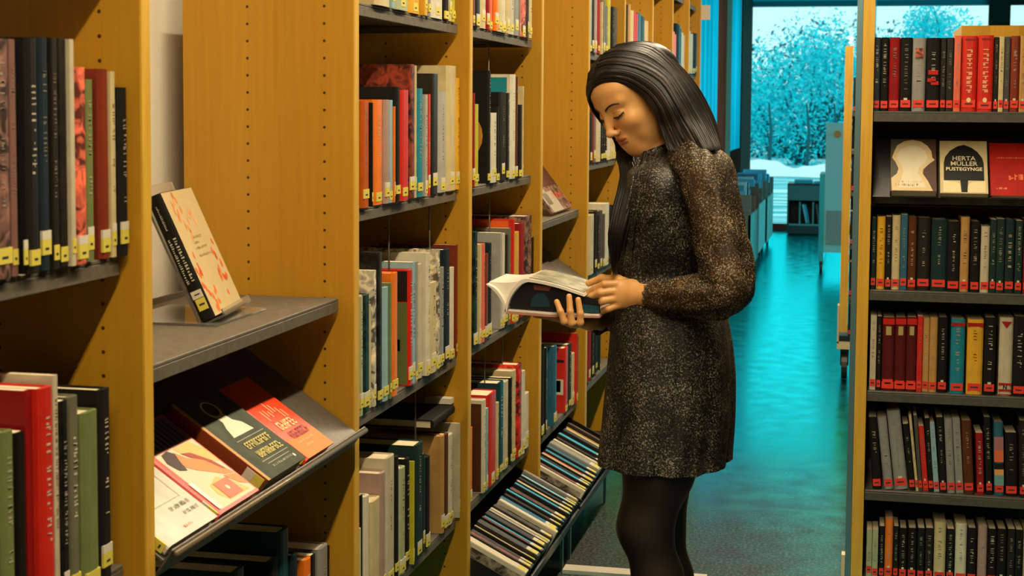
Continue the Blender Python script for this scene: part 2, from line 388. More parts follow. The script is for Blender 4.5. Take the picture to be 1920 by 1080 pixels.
# ---------------------------------------------------------------- book colours: code -> (albedo, words)
PAL = {
 'K': ('#15130f', 'black'), 'k': ('#221d18', 'off-black'), 'N': ('#10222c', 'navy'), 'G': ('#16302a', 'dark green'),
 'g': ('#6f7a48', 'olive green'), 'l': ('#a5ad86', 'pale green'), 'L': ('#b9b12c', 'lime yellow'), 'W': ('#d3cbb2', 'white'),
 'C': ('#c9b887', 'cream'), 'T': ('#b98c4d', 'tan'), 'O': ('#e8761e', 'orange'), 'o': ('#b4520f', 'rust orange'),
 'R': ('#c9281a', 'red'), 'r': ('#8e1414', 'dark red'), 'M': ('#551210', 'maroon'), 'B': ('#2f6077', 'blue'),
 'b': ('#8fb0b5', 'pale blue'), 'A': ('#8d8c86', 'grey'), 'a': ('#aaa79c', 'light grey'), 'D': ('#4a4844', 'dark grey'),
 'P': ('#e06a50', 'salmon pink'), 'p': ('#a88a80', 'mauve'), 'Y': ('#dba52c', 'yellow'), 'E': ('#5a2f14', 'brown'),
 't': ('#1c7f92', 'teal'), 'd': ('#0f3b44', 'dark teal'), 'S': ('#3e93ad', 'sky blue'), 'V': ('#c2b79a', 'beige'),
 'X': ('#7c2f1c', 'brick red'), 'Z': ('#7e5a50', 'brown mottled'), 'm': ('#6d6a55', 'grey-green'),
}
ORD = ['first', 'second', 'third', 'fourth', 'fifth', 'sixth', 'seventh', 'eighth', 'ninth', 'tenth', 'eleventh', 'twelfth', 'thirteenth',
       'fourteenth', 'fifteenth', 'sixteenth', 'seventeenth', 'eighteenth', 'nineteenth', 'twentieth', 'twenty-first', 'twenty-second',
       'twenty-third', 'twenty-fourth', 'twenty-fifth', 'twenty-sixth', 'twenty-seventh', 'twenty-eighth', 'twenty-ninth', 'thirtieth']
USED = set()
def book(loc, rz, t, h, D, code, label, group, lab='Y', opts='', lean=0.0, title=None, small=False, Rx=0.0):
    """one book: local x = thickness, y = depth from the spine, z = up. parts: cover, pages, spine_label, title"""
    hexc, word = PAL[code]; col = hexlin(hexc)
    root = empty('book', loc, 0, label, 'book', group)
    root.rotation_mode = 'XYZ'
    root.matrix_world = Matrix.Translation(loc) @ Matrix.Rotation(rz, 4, 'Z') @ Matrix.Rotation(lean, 4, 'Y') @ Matrix.Rotation(Rx, 4, 'X')
    hard = ('h' in opts) or (t > .022 and 'q' not in opts)
    b = min(.0026 if hard else .0009, t * .2); bul = min(.0035 if hard else .0012, t * .22)
    c = MB()
    if hard:
        outer = [(0, D), (0, .002), (t * .12, -bul * .55), (t * .3, -bul), (t * .7, -bul), (t * .88, -bul * .55), (t, .002), (t, D)]
    else:
        outer = [(0, D), (0, 0), (t * .08, -bul * .7), (t * .2, -bul), (t * .8, -bul), (t * .92, -bul * .7), (t, 0), (t, D)]
    inner = [(t - b, D), (t - b, b + .002), (b, b + .002), (b, D)]
    # closed U-shaped section built as quads so that the caps are clean
    sec = outer + inner; n = len(sec)
    vs = [(x, y, z) for z in (0, h) for x, y in sec]
    fs = [(i, (i + 1) % n, n + (i + 1) % n, n + i) for i in range(n)]
    capb = [(0, 11, 10, 1), (10, 9, 6, 5, 4, 3, 2, 1), (9, 8, 7, 6)]
    fs += [tuple(reversed(f)) if False else f for f in capb] + [tuple(n + i for i in reversed(f)) for f in capb]
    c.add(vs, fs)
    mm = M_PATT if 'z' in opts else (M_CLOTH if (hard and 'g' not in opts and code in 'KNGMrED') else M_COVER)
    c.build('cover', mm, root, color=col)
    over = .003 if hard else 0.0003
    MB().box(b, t - b, b + .002, D - over, over, h - over).build('pages', M_PAPER, root)
    yf = -bul - .0006
    R = random.Random(int(abs(loc[1] * 1000)) + int(t * 1e5) + int(h * 1e4))
    if lab:
        w0, w1 = t * .08, t * .92
        if t > .04: w0, w1 = t * .5 - .018, t * .5 + .018
        z0 = R.uniform(.003, .020) if lab == 'Y' else R.uniform(.008, .013); s = MB()
        if lab == 'Y':
            s.box(w0, w1, yf, -.0002, z0, z0 + .019, 1)
            if R.random() < .5: s.box(w0, w1, yf, -.0002, z0 + .0191, z0 + .030, 0)
            s.box(w0 + (w1 - w0) * .3, w0 + (w1 - w0) * .7, yf - .0003, yf, z0 + .006, z0 + .009, 2)
        else:
            s.box(w0, w1, yf, -.0002, z0, z0 + .021, 3)
            s.box(w0 + (w1 - w0) * .2, w0 + (w1 - w0) * .8, yf - .0003, yf, z0 + .008, z0 + .012, 2)
            if R.random() < .35: s.box(t * .35, t * .65, yf, -.0002, z0 + .0212, z0 + .027, 0)
        s.build('spine_label', [M_WHITE, M_YELLOW, M_BLACKINK, M_REDLAB], root)
    if title != 'none' and not small and not (lab == 'Y' and R.random() < .45):
        # unreadable small lettering set down the spine
        dark = sum(col) < 1.1
        f_ = R.uniform(.16, .55); tcol = (f_, f_ * .88, f_ * .66) if dark else tuple(c * R.uniform(.25, .55) for c in col)
        if title and title in PAL: tcol = hexlin(PAL[title][0])
        s = MB(); z = h * R.uniform(.80, .93); zend = h * R.uniform(.28, .42); tw = min(t * .34, R.uniform(.006, .012))
        big = t > .022; x0 = t * .5 - tw / 2
        while z > zend:
            wl = R.randint(2, 8)
            for _ in range(wl):
                gh = tw * R.uniform(.42, .75)
                kind = R.random()
                if kind < .4: s.box(x0, x0 + tw, yf, 0, z - gh * .35, z)
                if kind > .25: s.box(x0 + tw * R.choice((0, .35, .7)), x0 + tw * R.choice((.5, .8, 1)) + .0008, yf, 0, z - gh, z - gh * .55)
                if kind > .7: s.box(x0, x0 + tw, yf, 0, z - gh, z - gh * .7)
                z -= gh + tw * .28
                if z < zend: break
            z -= tw * .9
            if R.random() < .35: z -= h * .08; tw *= R.choice((.7, 1, 1)); x0 = t * .5 - tw / 2
        if s.v: s.build('title', M_PRINT, root, color=tcol)
    return root

def label_for(word, t, h, k, n, where, extra=''):
    thick = 'thick' if t > .042 else ('slim' if t < .017 else '')
    tall = 'tall' if h > .275 else ('short' if h < .19 else '')
    side = f'{ORD[k]} from left' if k <= n - 1 - k or k < 3 else (f'{ORD[n - 1 - k]} from right' if n - 1 - k > 0 else 'last on the right')
    ws = ' '.join(w for w in (tall, thick, word, 'book') if w)
    if extra: ws += ' ' + extra
    s = f'{ws}, {side}, {where}'
    assert s not in USED, s
    USED.add(s)
    return s

def left_shelf(y0, y1, z, spec, ox, oy, s, where, group, xs=-.975, dfac=.72, ybound=None):
    """row of books on a left-hand shelf, spines to the aisle; spec: 'x0 x1 top code[opts]' in zoomed photograph units"""
    rows = []
    for item in spec.split(';'):
        q = item.split()
        if not q: continue
        rows.append(q)
    n = len(rows); prev = y0
    for k, q in enumerate(rows):
        px0, px1, top = ox + float(q[0]) / s, ox + float(q[1]) / s, oy + float(q[2]) / s
        code = q[3][0]; opts = q[3][1:]
        x = xs + RND.uniform(-.008, .004)
        a = at(px0, top, 0, x); b = at(px1, top, 0, x)
        ya, yb = max(a[1], prev + .0004), b[1]
        if yb > y1: yb = y1
        t = yb - ya - .0006
        if t < .004: continue
        h = max(.10, b[2] - z) if top > 1 else RND.uniform(.24, .30)
        if len(q) > 4 and q[4].replace('.', '').isdigit(): h = float(q[4])
        D = min(.285, max(.13, h * dfac))
        parts = 1 if t < .115 else int(math.ceil(t / .075)); tt = t / parts
        for j in range(parts):
            ex = ' '.join(q[5:]) if len(q) > 5 else ''
            if parts > 1: ex = ('nearer one' if j == 0 else 'farther one') if parts == 2 else ORD[j] + ' of ' + {3: 'three', 4: 'four', 5: 'five', 6: 'six', 7: 'seven'}.get(parts, 'many')
            L = label_for(PAL[code][1], tt, h, k, n, where, ex)
            o = book((x, ya + j * (tt + .0002), z + .0007), math.radians(90), tt - .0008, h - (.0 if j == 0 else RND.uniform(0, .02)), D, code, L, group, 'Y', opts)
        prev = yb
        rows[k] = (o, tt, h, D)
    return rows

def right_shelf(z, spec, ox, oy, s, where, group, yf=4.60, small=False):
    rows = [i.split() for i in spec.split(';') if i.split()]; n = len(rows); prev = .035
    out = []
    for k, q in enumerate(rows):
        v = [float(c) for c in q[:4]] if len(q) > 4 and q[3].lstrip('-').replace('.', '').isdigit() else None
        if v: bl, br, tl, top = v; code = q[4]; ex = q[5:]     # leaning: bottom-left, bottom-right, top-left, top
        else: bl, br, top = [float(c) for c in q[:3]]; tl = bl; code = q[3]; ex = q[4:]
        y = yf + RND.uniform(-.003, .006)
        P = lambda u, w: at(ox + u / s, oy + w / s, 1, y)
        zpy = z
        a = P(bl, 0); 
        # x at shelf level
        def xat(u):
            lo = CAM; r0 = at(ox + u / s, 600, 1, y); r1 = at(ox + u / s, 700, 1, y)
            return r0[0] + (zpy - r0[2]) * (r1[0] - r0[0]) / (r1[2] - r0[2])
        def xz(u, zz):
            r0 = at(ox + u / s, 600, 1, y); r1 = at(ox + u / s, 700, 1, y)
            return r0[0] + (zz - r0[2]) * (r1[0] - r0[0]) / (r1[2] - r0[2])
        tp = P(tl, top); h = tp[2] - z
        x0, x1 = xat(bl), xat(br); lean = 0
        if v:
            lean = math.atan2(xz(tl, z + h) - x0, h)
        else: x0 = max(x0, prev + .0004)
        w = x1 - x0 - .0008
        if w < .004: continue
        c0 = code[0]
        L = label_for(PAL[c0][1], w, h, k, n, where, ' '.join(ex))
        hh = h / max(.9, math.cos(lean)); ww = w * math.cos(lean)
        o = book((x0, y, z + .0007), 0, ww, hh, min(.20, hh * .7), c0, L, group, 'R', code[1:], lean=lean)
        out.append((o, ww, hh))
        prev = x1
    return out

# ---------------------------------------------------------------- wooden bookcases on the left
UY = [1.952, 2.866, 3.778, 4.680, 5.528, 6.394, 7.284, 8.079, 8.872, 9.529]
XF, XB, TH = -.953, -1.310, .026
def panel(y, parent):
    """upright side panel with its lighter front edge band; local origin on the front edge so that the pin holes sit right"""
    o = MB().box(XB - XF, -.003, 0, TH, 0, 2.42).build('side_panel', M_WOOD, parent, loc=(0, y - parent.location.y, 0))
    e = MB().box(-.003, 0, 0, TH, 0, 2.42).build('front_edge_band', M_EDGE, o)
    return o
def steel_shelf(parent, y0, y1, z, depth=.30, front=-.03):
    yp = parent.location.y
    m = MB()
    m.box(front - depth, front, y0 - yp, y1 - yp, z - .006, z)               # plate
    m.box(front - .003, front, y0 - yp, y1 - yp, z - .027, z - .006)         # front lip
    m.box(front - depth, front - .003, y0 - yp, y0 - yp + .003, z - .024, z - .006)
    m.box(front - depth, front - .003, y1 - yp - .003, y1 - yp, z - .024, z - .006)
    m.box(front - depth, front - depth + .003, y0 - yp, y1 - yp, z - .024, z + .012)
    return bevel(m.build('shelf', M_SHELF, parent), .0012, 1)
BAYW = ['nearest wooden bookcase, cut by the left edge of the photo', 'wooden bookcase with the face-out books on slanted shelf', 'tall wooden bookcase just past the slanted display',
        'wooden bookcase behind the open book, second past the display', 'wooden bookcase at the woman\'s hands with a magazine stand', 'wooden bookcase directly behind the woman\'s face',
        'wooden bookcase above the woman\'s forehead, bay of white and red books', 'empty looking wooden bookcase behind the crown of her head', 'second last wooden bookcase beside the far curtain',
        'last wooden bookcase of the row beside the far curtain']
BAYS = []
Y0 = 1.05
for i, yu in enumerate(UY):
    ys = Y0 if i == 0 else UY[i - 1] + TH
    root = empty('bookcase', (XF, ys, 0), 0, BAYW[i], 'bookcase', 'wooden bookcases along the left wall')
    if i == 0: panel(Y0 - TH, root)
    panel(yu, root)
    MB().box(XB - XF + .002, -.004, .002, yu - ys - .002, 0, .07).build('plinth', M_DKSTEEL, root)
    zs = {0: (1.225, .795, .38, 1.64, 2.05), 1: (1.058, .38), 4: (1.066, .368), 7: (2.05, 1.225, .80, .38)}.get(i, (2.05, 1.64, 1.225, .803, .385))
    if i == 3: zs = (2.05, 1.64, 1.225, .803, .385)
    for z in zs: steel_shelf(root, ys + .004, yu - .012, z)
    BAYS.append((root, ys, yu))

# ---- rows of books, left side (coordinates read off enlarged crops of the photograph)
G = 'books standing in the wooden bookcases'
def side_art(o, D, h, items):
    """printed areas on the board that faces the camera; items: colour, y0, y1, z0, z1 as fractions"""
    for c, a, b, e, f in items:
        if c == 'oval':
            m = MB().add([(-.0006, D * (.22 + .16 * math.cos(t)), h * (.42 + .17 * math.sin(t))) for t in [i * .3927 for i in range(16)]], [tuple(range(16))]); col = hexlin('#b9822c')
        else: m = MB().add([(-.0005, D * a, h * e), (-.0005, D * b, h * e), (-.0005, D * b, h * f), (-.0005, D * a, h * f)], [(0, 1, 2, 3)]); col = hexlin(c)
        m.build('cover_print', M_PRINT, o, color=col)
def row(i, z, spec, ox, oy, s, where):
    return left_shelf(BAYS[i][1] + .006, BAYS[i][2] - .004, z, spec, ox, oy, s, where, f'books on the {where}')
row(0, 1.225, "-40 30 150 Zz;30 56 150 Z;56 92 150 Cz 0 with blurred pattern;92 134 145 K;134 176 145 N;176 212 145 k;212 246 148 Kz;246 276 150 V;276 318 255 Pz;318 346 300 g;346 366 372 O;366 402 262 X;402 430 270 C;432 472 330 K", 0, 0, 2, 'upper shelf at left photo edge')
row(0, .795, "0 48 530 g;48 92 535 K;92 118 380 r;118 134 380 P;134 196 365 R;196 216 325 V;216 252 420 Kz;252 290 400 m;290 366 452 g;368 410 372 K", 0, 540, 2, 'lower shelf at left photo edge')
row(2, 1.6400, "180 340 0 C;340 385 0 b;385 530 0 l;530 640 0 Y;640 662 0 C;662 692 0 K;692 720 0 Y;720 750 0 A;750 880 0 W;880 936 0 K;936 962 0 C;962 1000 0 L", 670, 0, 5.486, 'highest shelf just past the slanted display')
row(2, 1.225, "24 78 325 o;78 106 335 K;106 168 315 O;168 213 315 p;213 238 317 b;238 256 360 O;256 285 230 K;285 345 250 R;345 385 78 Xz;385 400 85 C;400 440 240 t;440 475 280 a;475 494 278 R;494 545 142 k;545 600 260 a;600 668 90 C;668 708 172 Y;708 727 162 R", 670, 100, 3.6, 'shelf of orange books past the display')
r_ = row(2, .803, "8 30 430 l;30 70 415 Gz;70 82 480 C;82 112 275 Wz;118 145 165 kz;145 182 372 b;182 205 350 g;205 238 285 O;303 325 270 R;325 345 225 b;345 360 225 A;360 385 235 V;385 412 240 C;412 430 170 W;430 470 340 C;470 490 150 Vz;490 514 255 A;514 550 145 N;550 575 255 W;575 590 345 C;590 612 120 X;612 632 48 N", 670, 420, 3.177, 'cream-book shelf past the slanted display')
o_, t_, h_, D_ = r_[8]; side_art(o_, D_, h_, [('#5c6a38', .012, .99, .01, .72), ('#191514', .012, .99, .73, .99), ('#a8752c', .1, .28, .30, .40)])
row(2, .385, "8 20 800 C;20 30 610 K;30 66 605 W;75 130 615 C;130 160 470 p;160 214 370 V;216 236 380 K;236 275 440 l;276 300 390 K;300 330 415 L;332 380 295 G;380 392 370 G;392 418 380 K;485 501 262 T;501 525 250 E;525 550 250 W;590 622 175 V", 670, 730, 3.086, 'low shelf past the slanted display')
row(3, 1.640, "1188 1210 0 X;1210 1260 0 k;1260 1320 0 C;1320 1355 0 r;1355 1380 0 P;1380 1410 0 t;1410 1445 0 O;1445 1485 0 C;1485 1520 0 W;1520 1560 0 C;1560 1610 0 V;1610 1660 0 A;1660 1680 0 p;1680 1735 0 Pz;1735 1765 0 D;1765 1792 0 C", 670, 0, 5.486, 'highest shelf two bays past display')
r_ = row(3, 1.225, "24 42 280 r;42 72 370 L;150 170 100 K;172 220 440 W;220 240 390 K;240 300 275 K;300 325 280 k;325 375 132 W;375 390 150 E;390 425 375 K;425 441 225 C", 880, 110, 4.321, 'black-and-white shelf two bays past display')
o_, t_, h_, D_ = r_[2]; side_art(o_, D_, h_, [('oval', 0, 0, 0, 0)])
o_, t_, h_, D_ = r_[7]; side_art(o_, D_, h_, [('#137c8c', .05, .42, .83, .97), ('#a79070', .45, .8, .83, .97)])
r_ = row(3, .803, "32 60 215 Gz;60 76 190 L;76 92 310 C;92 116 305 P;116 140 380 X;140 165 300 N;235 248 225 a;248 264 228 W;264 286 240 K;286 312 190 m;312 336 125 R;336 372 215 Y;372 412 148 r;412 470 90 Zz;470 490 255 K", 880, 380, 4.0, 'shelf right behind the open book')
o_, t_, h_, D_ = r_[10]; side_art(o_, D_, h_, [('#d4581a', .05, .99, .78, .99)])
r_ = row(3, .385, "6 20 505 O;90 109 315 W;109 128 375 b;128 182 255 R;182 196 335 C;196 230 190 d;230 263 185 V;263 290 170 K;290 313 115 C;314 353 70 Rz;353 374 120 W;374 401 265 W", 880, 660, 3.6, 'low shelf two bays past display')
o_, t_, h_, D_ = r_[1]; side_art(o_, D_, h_, [('#4a2a12', .02, .99, .01, .96)])
r_ = row(4, .368, "66 92 300 K;92 118 320 k;174 196 300 B;264 292 310 R;292 322 280 G;322 346 360 C;346 372 200 R;372 380 220 E;380 420 225 P", 1000, 580, 4.5, 'low shelf under the supporting hand')
if isinstance(r_[3], tuple):
    o_, t_, h_, D_ = r_[3]; side_art(o_, D_, h_, [('#cfc6ac', .02, .42, .28, .52), ('#2a2420', .08, .32, .32, .50), ('#1a1210', .01, .6, .78, .82)])
row(5, 1.64, "108 130 0 b;130 165 5 K;165 200 0 p;200 240 0 r;245 275 30 C;275 335 30 m;335 370 10 L;370 412 95 K;412 455 110 D", 1090, 0, 6.75, 'high shelf left of the woman\'s hair')
row(5, 1.225, "472 500 -300 K;500 530 -340 X;530 570 -320 C;570 622 -300 K;622 650 -330 W;650 690 -320 C;690 720 -310 C", 1000, 280, 4.5, 'shelf seen beside the woman\'s nose')
row(5, .803, "470 512 545 C;512 560 510 K;560 605 505 D;605 640 450 W;640 690 470 K", 1000, 280, 4.5, 'shelf before her chest')
row(5, .400, "458 488 135 r;488 515 140 K;515 545 150 N;545 568 150 G", 1000, 580, 4.5, 'low shelf below the black sleeve cuff')
row(6, 1.64, "560 590 70 K;590 620 62 T;620 662 145 C;662 715 165 R;715 758 182 B;758 800 220 d;805 850 280 C", 1090, 0, 6.75, 'high shelf above her forehead')
row(8, 1.64, "1160 1200 415 P;1200 1235 310 N;1235 1268 335 d;1268 1355 450 V", 1090, 0, 6.75, 'high shelf above her back hair')
row(9, 1.64, "1365 1412 415 C;1412 1450 435 K;1450 1492 440 k", 1090, 0, 6.75, 'last high shelf beside the cyan curtain')
# ---------------------------------------------------------------- face-out displays
def frame_matrix(origin, X, Y, Z):
    m = Matrix.Identity(4)
    for j, a in enumerate((X, Y, Z)):
        a = Vector(a).normalized()
        for i in range(3): m[i][j] = a[i]
    for i in range(3): m[i][3] = origin[i]
    return m
ART = Matrix(((0, 0, 1, 0), (1, 0, 0, 0), (0, 1, 0, 0), (0, 0, 0, 1)))   # local xy of artwork -> book (y, z), facing +x
def art(parent, t, name, color, quads=None, poly=None, k=1):
    """flat printed area on the front cover; coordinates (u across, v up) in metres"""
    m = MB()
    e = t + .0003 * k
    for q in (quads or []): m.add([(e, a, b) for a, b in q], [tuple(range(len(q)))])
    return m.build(name, M_PRINT, parent, color=hexlin(color) if isinstance(color, str) else color)
def atext(parent, t, txt, u, v, size, color, k=4, bold=0.0, align='CENTER', rot=0):
    m = Matrix.Translation((t + .0003 * k, u, v)) @ ART @ Matrix.Rotation(rot, 4, 'Z')
    return text_mesh('cover_lettering', txt, size, M_PRINT, parent, m, hexlin(color), bold, align)
def rect(a, b, c, d): return [(a, c), (b, c), (b, d), (a, d)]
def scribble(parent, t, u0, u1, v, hgt, color, seed, name='cover_lettering', k=3):
    R = random.Random(seed); q = []; u = u0
    while u < u1:
        w = hgt * R.uniform(.35, .7); q.append(rect(u, u + w * .45, v, v + hgt * R.choice((.7, 1, 1))))
        if R.random() < .7: q.append(rect(u, u + w, v + hgt * R.choice((0, .4, .8)), v + hgt * R.choice((.2, .55, 1))))
        u += w + hgt * R.choice((.15, .15, .6))
    return art(parent, t, name, color, [[(a, max(b, v)) for a, b in z] for z in q], k=k)
def block_letters(parent, t, u0, u1, v, hgt, color, seed):
    """a bold line of letters too blurred to read"""
    R = random.Random(seed); q = []; u = u0; w = hgt * .52
    while u + w < u1:
        q.append(rect(u, u + w * .3, v, v + hgt))
        a = R.random()
        if a < .75: q.append(rect(u, u + w, v + hgt * .80, v + hgt))
        if a > .3: q.append(rect(u, u + w * .9, v + hgt * .40, v + hgt * .58))
        if R.random() < .6: q.append(rect(u + w * .7, u + w, v, v + hgt * R.choice((.5, 1))))
        if R.random() < .5: q.append(rect(u, u + w, v, v + hgt * .18))
        u += w * 1.22
    return art(parent, t, 'cover_lettering', color, q, k=4)
def polar(c, r, n=24, a0=0, a1=6.2832, ry=None):
    ry = ry or r
    return [(c[0] + r * math.cos(a0 + (a1 - a0) * i / n), c[1] + ry * math.sin(a0 + (a1 - a0) * i / n)) for i in range(n)]

root2, ys2, yu2 = BAYS[1]
# slanted steel shelf in the second bay
SU = Vector((-.82554, 0, .56435)); SN = Vector((.56435, 0, .82554)); P0 = Vector((-.9456, 0, .793))
Ms = frame_matrix((P0.x, ys2 + .006, P0.z), (0, 1, 0), SU, -SN.cross(Vector((0, 0, 0))) if False else Vector((0, 1, 0)).cross(SU))
L_ = yu2 - ys2 - .014
sl = MB(); sgn = 1 if Ms.col[2].to_3d().dot(SN) > 0 else -1
sl.box(0, L_, -.004, .40, -.006 * sgn - .0, 0)
sl.box(0, L_, -.008, -.004, -.03 * sgn, .020 * sgn)
sl.box(0, L_, .396, .40, -.02 * sgn, 0)
M_SLANT = noise_mat('dark_grey_powder_coated_steel', (.075, .066, .052), (.095, .085, .068), (1, 1, 1), 60, .45, metal=.2)
o = bevel(sl.build('slanted_shelf', M_SLANT, None), .001, 1); o.parent = root2; setw(o, Ms)
rl = MB().tube([(.004, -.012, .016 * sgn), (L_ - .004, -.012, .016 * sgn)], .005, 8)
r2 = rl.build('retaining_rod', mat('dark_clear_plastic_rod', (.16, .12, .07), .25), o, smooth=True)

def display_book(y, w, t, h, code, label, group, U=SU, Nn=SN, base=P0, off=.0008, up=.001, lab='Y', opts='h', Y=(0, 1, 0)):
    o = book((0, 0, 0), 0, t, h, w, code, label, group, lab, opts, title='none')
    org = Vector((base[0], y, base[2])) + Nn * off + U * up if base is not None else y
    o.matrix_world = frame_matrix(org, Nn, Y, U)
    return o
GD = 'face-out books on the slanted shelf'
# orange-red novel
b = display_book(2.555, .135, .018, .205, 'O', 'orange and red novel lying face out, rightmost on the slanted shelf', GD); b.children[0].color = (*hexlin('#f23c02'), 1)
art(b, .018, 'cover_band', '#f07414', [rect(0, .135, 0, .05)], k=1)
R = random.Random(3)
art(b, .018, 'cover_drawing', '#e8a070', [rect(x, x + .005, z, z + R.uniform(.012, .03)) for x, z in [(.03 + .012 * i, .105 + R.uniform(-.012, .02)) for i in range(7)]], k=2)
block_letters(b, .018, .030, .112, .072, .020, '#f0d193', 51); block_letters(b, .018, .034, .118, .046, .019, '#9c1a10', 52)
scribble(b, .018, .03, .10, .034, .004, '#f8c890', 5); scribble(b, .018, .045, .08, .022, .004, '#f8c890', 6)
# green-grey "bokhandler" with silhouette, brown spine with label
b = display_book(2.352, .172, .030, .208, 'D', 'grey-green novel with pale bust silhouette lying on the slanted shelf', GD); b.children[0].color = (*hexlin('#4d5346'), 1)
MB().box(.001, .029, -.0045, -.0036, .002, .206).build('spine_jacket', M_PRINT, b, color=hexlin('#7c3410'))
MB().box(.003, .027, -.006, -.0046, .006, .024, 1).box(.003, .027, -.006, -.0046, .0242, .042, 0).build('spine_sticker', [M_WHITE, M_YELLOW], b)
MB().box(.0295, .0305, -.0035, .006, .0, .207).build('spine_hinge', M_PRINT, b, color=hexlin('#c08a50'))
ring = polar((.080, .165), .026, 28, ry=.022)
art(b, .030, 'bust_silhouette', '#d8d2b8', [ring, [(.066, .152), (.098, .152), (.104, .132), (.122, .120), (.132, .098), (.046, .098), (.056, .120), (.068, .134)]], k=2)
art(b, .030, 'bust_hat', '#23241e', [polar((.080, .167), .020, 24, ry=.017)], k=3)
block_letters(b, .030, .048, .148, .065, .016, '#c4b55e', 53); block_letters(b, .030, .052, .152, .041, .016, '#c4b55e', 54)
art(b, .030, 'cover_rule', '#a8a48c', [rect(.04, .155, .088, .0892), rect(.04, .155, .034, .0352), rect(.05, .145, .026, .0272)], k=2)
scribble(b, .030, .055, .14, .016, .0045, '#a8a48c', 9); art(b, .030, 'publisher_mark', '#ddd7bf', [polar((.148, .016), .004, 12)], k=3)
# pink romance
b = display_book(2.172, .152, .018, .205, 'P', 'white and pink romance novel with embracing couple, on the slanted shelf', GD); b.children[0].color = (*hexlin('#d3514a'), 1)
art(b, .018, 'cover_picture', '#d4c7aa', [rect(.010, .148, .006, .140)], k=1)
art(b, .018, 'cover_top', '#6c675c', [rect(.010, .148, .142, .200)], k=1)
art(b, .018, 'cover_top_bars', '#1c1a17', [rect(.018 + .0155 * i, .025 + .0155 * i, .146, .196) for i in range(8)], k=2)
art(b, .018, 'pictured_shirt', '#e8b46a', [[(.07, .138), (.13, .138), (.148, .11), (.148, .08), (.11, .095), (.085, .112)], [(.05, .05), (.09, .06), (.12, .035), (.135, .012), (.06, .012), (.045, .03)]], k=2)
art(b, .018, 'pictured_skin', '#d9874c', [[(.045, .125), (.062, .132), (.078, .112), (.110, .098), (.135, .07), (.146, .05), (.12, .055), (.09, .072), (.065, .085), (.048, .10)],
                                        [(.110, .055), (.145, .048), (.148, .02), (.128, .03)]], k=3)
art(b, .018, 'pictured_hair', '#3a211c', [[(.018, .118), (.028, .136), (.050, .139), (.062, .128), (.052, .112), (.044, .092), (.026, .098)]], k=4)
art(b, .018, 'pictured_detail', '#a03a22', [[(.075, .124), (.100, .118), (.128, .088), (.138, .062), (.130, .066), (.112, .094), (.088, .110)]], k=4)
art(b, .018, 'cover_block', '#e8705c', [rect(.060, .112, .014, .050)], k=5); art(b, .018, 'publisher_mark', '#f5d8b0', [polar((.085, .033), .005, 12)], k=6)
art(b, .018, 'barcode_strip', '#f2eedd', [rect(.006, .018, .008, .07)], k=5)
# white map cover
b = display_book(1.992, .165, .018, .205, 'W', 'white paperback with thin map lines, nearest on the slanted shelf', GD); b.children[0].color = (*hexlin('#c6c1b2'), 1)
art(b, .018, 'map_line', '#a9a78e', [rect(.02, .10, .165, .1665), rect(.10, .1015, .12, .165), rect(.10, .14, .12, .1215), rect(.139, .1405, .06, .12), rect(.03, .139, .062, .0632)], k=2)
art(b, .018, 'map_patch', '#e2b49a', [[(.05, .12), (.075, .14), (.095, .115), (.07, .09), (.045, .10)]], k=2)
scribble(b, .018, .085, .145, .045, .008, '#8f8f78', 11); scribble(b, .018, .105, .15, .030, .007, '#8f8f78', 12); scribble(b, .018, .07, .10, .012, .005, '#d8a98c', 13)

# book on a clear stand, upper shelf of the second bay
dB = Vector((-.16597, .98613, 0)); nB = Vector((-dB.y, dB.x, 0)); aB = math.radians(24)
uB = nB * math.sin(aB) + Vector((0, 0, 1)) * math.cos(aB); fB = dB.cross(uB)
st = empty('book_stand', (-1.06, 2.55, 1.0585), 0, 'clear acrylic book stand on the grey shelf carrying the black-spined book', 'book stand')
def wm(o, m): o.matrix_world = m; return o
Mst = frame_matrix(Vector((-1.0616, 2.4436, 1.070)) - fB * .0275, fB, dB, uB)
Sti = Matrix.Translation((-1.06, 2.55, 1.0585)).inverted()
for nm, a in (('back_plate', (-.004, 0, .0, .20, .0, .255)), ('front_lip', (.0, .045, .0, .20, -.0035, 0)), ('front_stop', (.042, .045, .0, .20, 0, .010))):
    q = MB().box(*a).build(nm, M_ACRYL, st); q.matrix_local = Sti @ Mst
q = MB().box(-1.24, -1.05, 2.42, 2.65, 1.0592, 1.0622).build('foot_plate', M_ACRYL, st); q.matrix_local = Sti
b = book((0, 0, 0), 0, .026, .23, .200, 'K', 'thick black-spined book with cream and orange cover on a clear stand', 'x', '', 'h', title='none'); del b['group']
b.matrix_world = frame_matrix(Vector((-1.0616, 2.4436, 1.0725)) - fB * .0262, fB, dB, uB)
art(b, .026, 'cover_print', '#c8b283', [rect(.001, .199, .001, .229)], k=1)
R = random.Random(21)
for cx, cz, n_, col_ in ((.05, .20, 8, '#d98a4a'), (.07, .16, 8, '#dd9a5e'), (.02, .07, 9, '#e0632a'), (.05, .03, 7, '#e0763a'), (.15, .05, 9, '#df7038'), (.17, .09, 7, '#e06a34'), (.12, .19, 5, '#dfa873')):
    qs = []
    for i in range(n_):
        c_ = (min(max(cx + R.gauss(0, .012), .008), .19), min(max(cz + R.gauss(0, .017), .008), .22)); qs.append([(c_[0] + R.uniform(.003, .008) * math.cos(a), c_[1] + R.uniform(.004, .011) * math.sin(a)) for a in [i * 1.05 for i in range(6)]])
    art(b, .026, 'cover_flowers', col_, qs, k=2)
for i, (v_, a_, c_) in enumerate(((.138, .075, .125), (.118, .06, .135), (.104, .065, .14), (.128, .07, .10))): scribble(b, .026, a_, c_, v_, .005, '#a48f62', 30 + i)
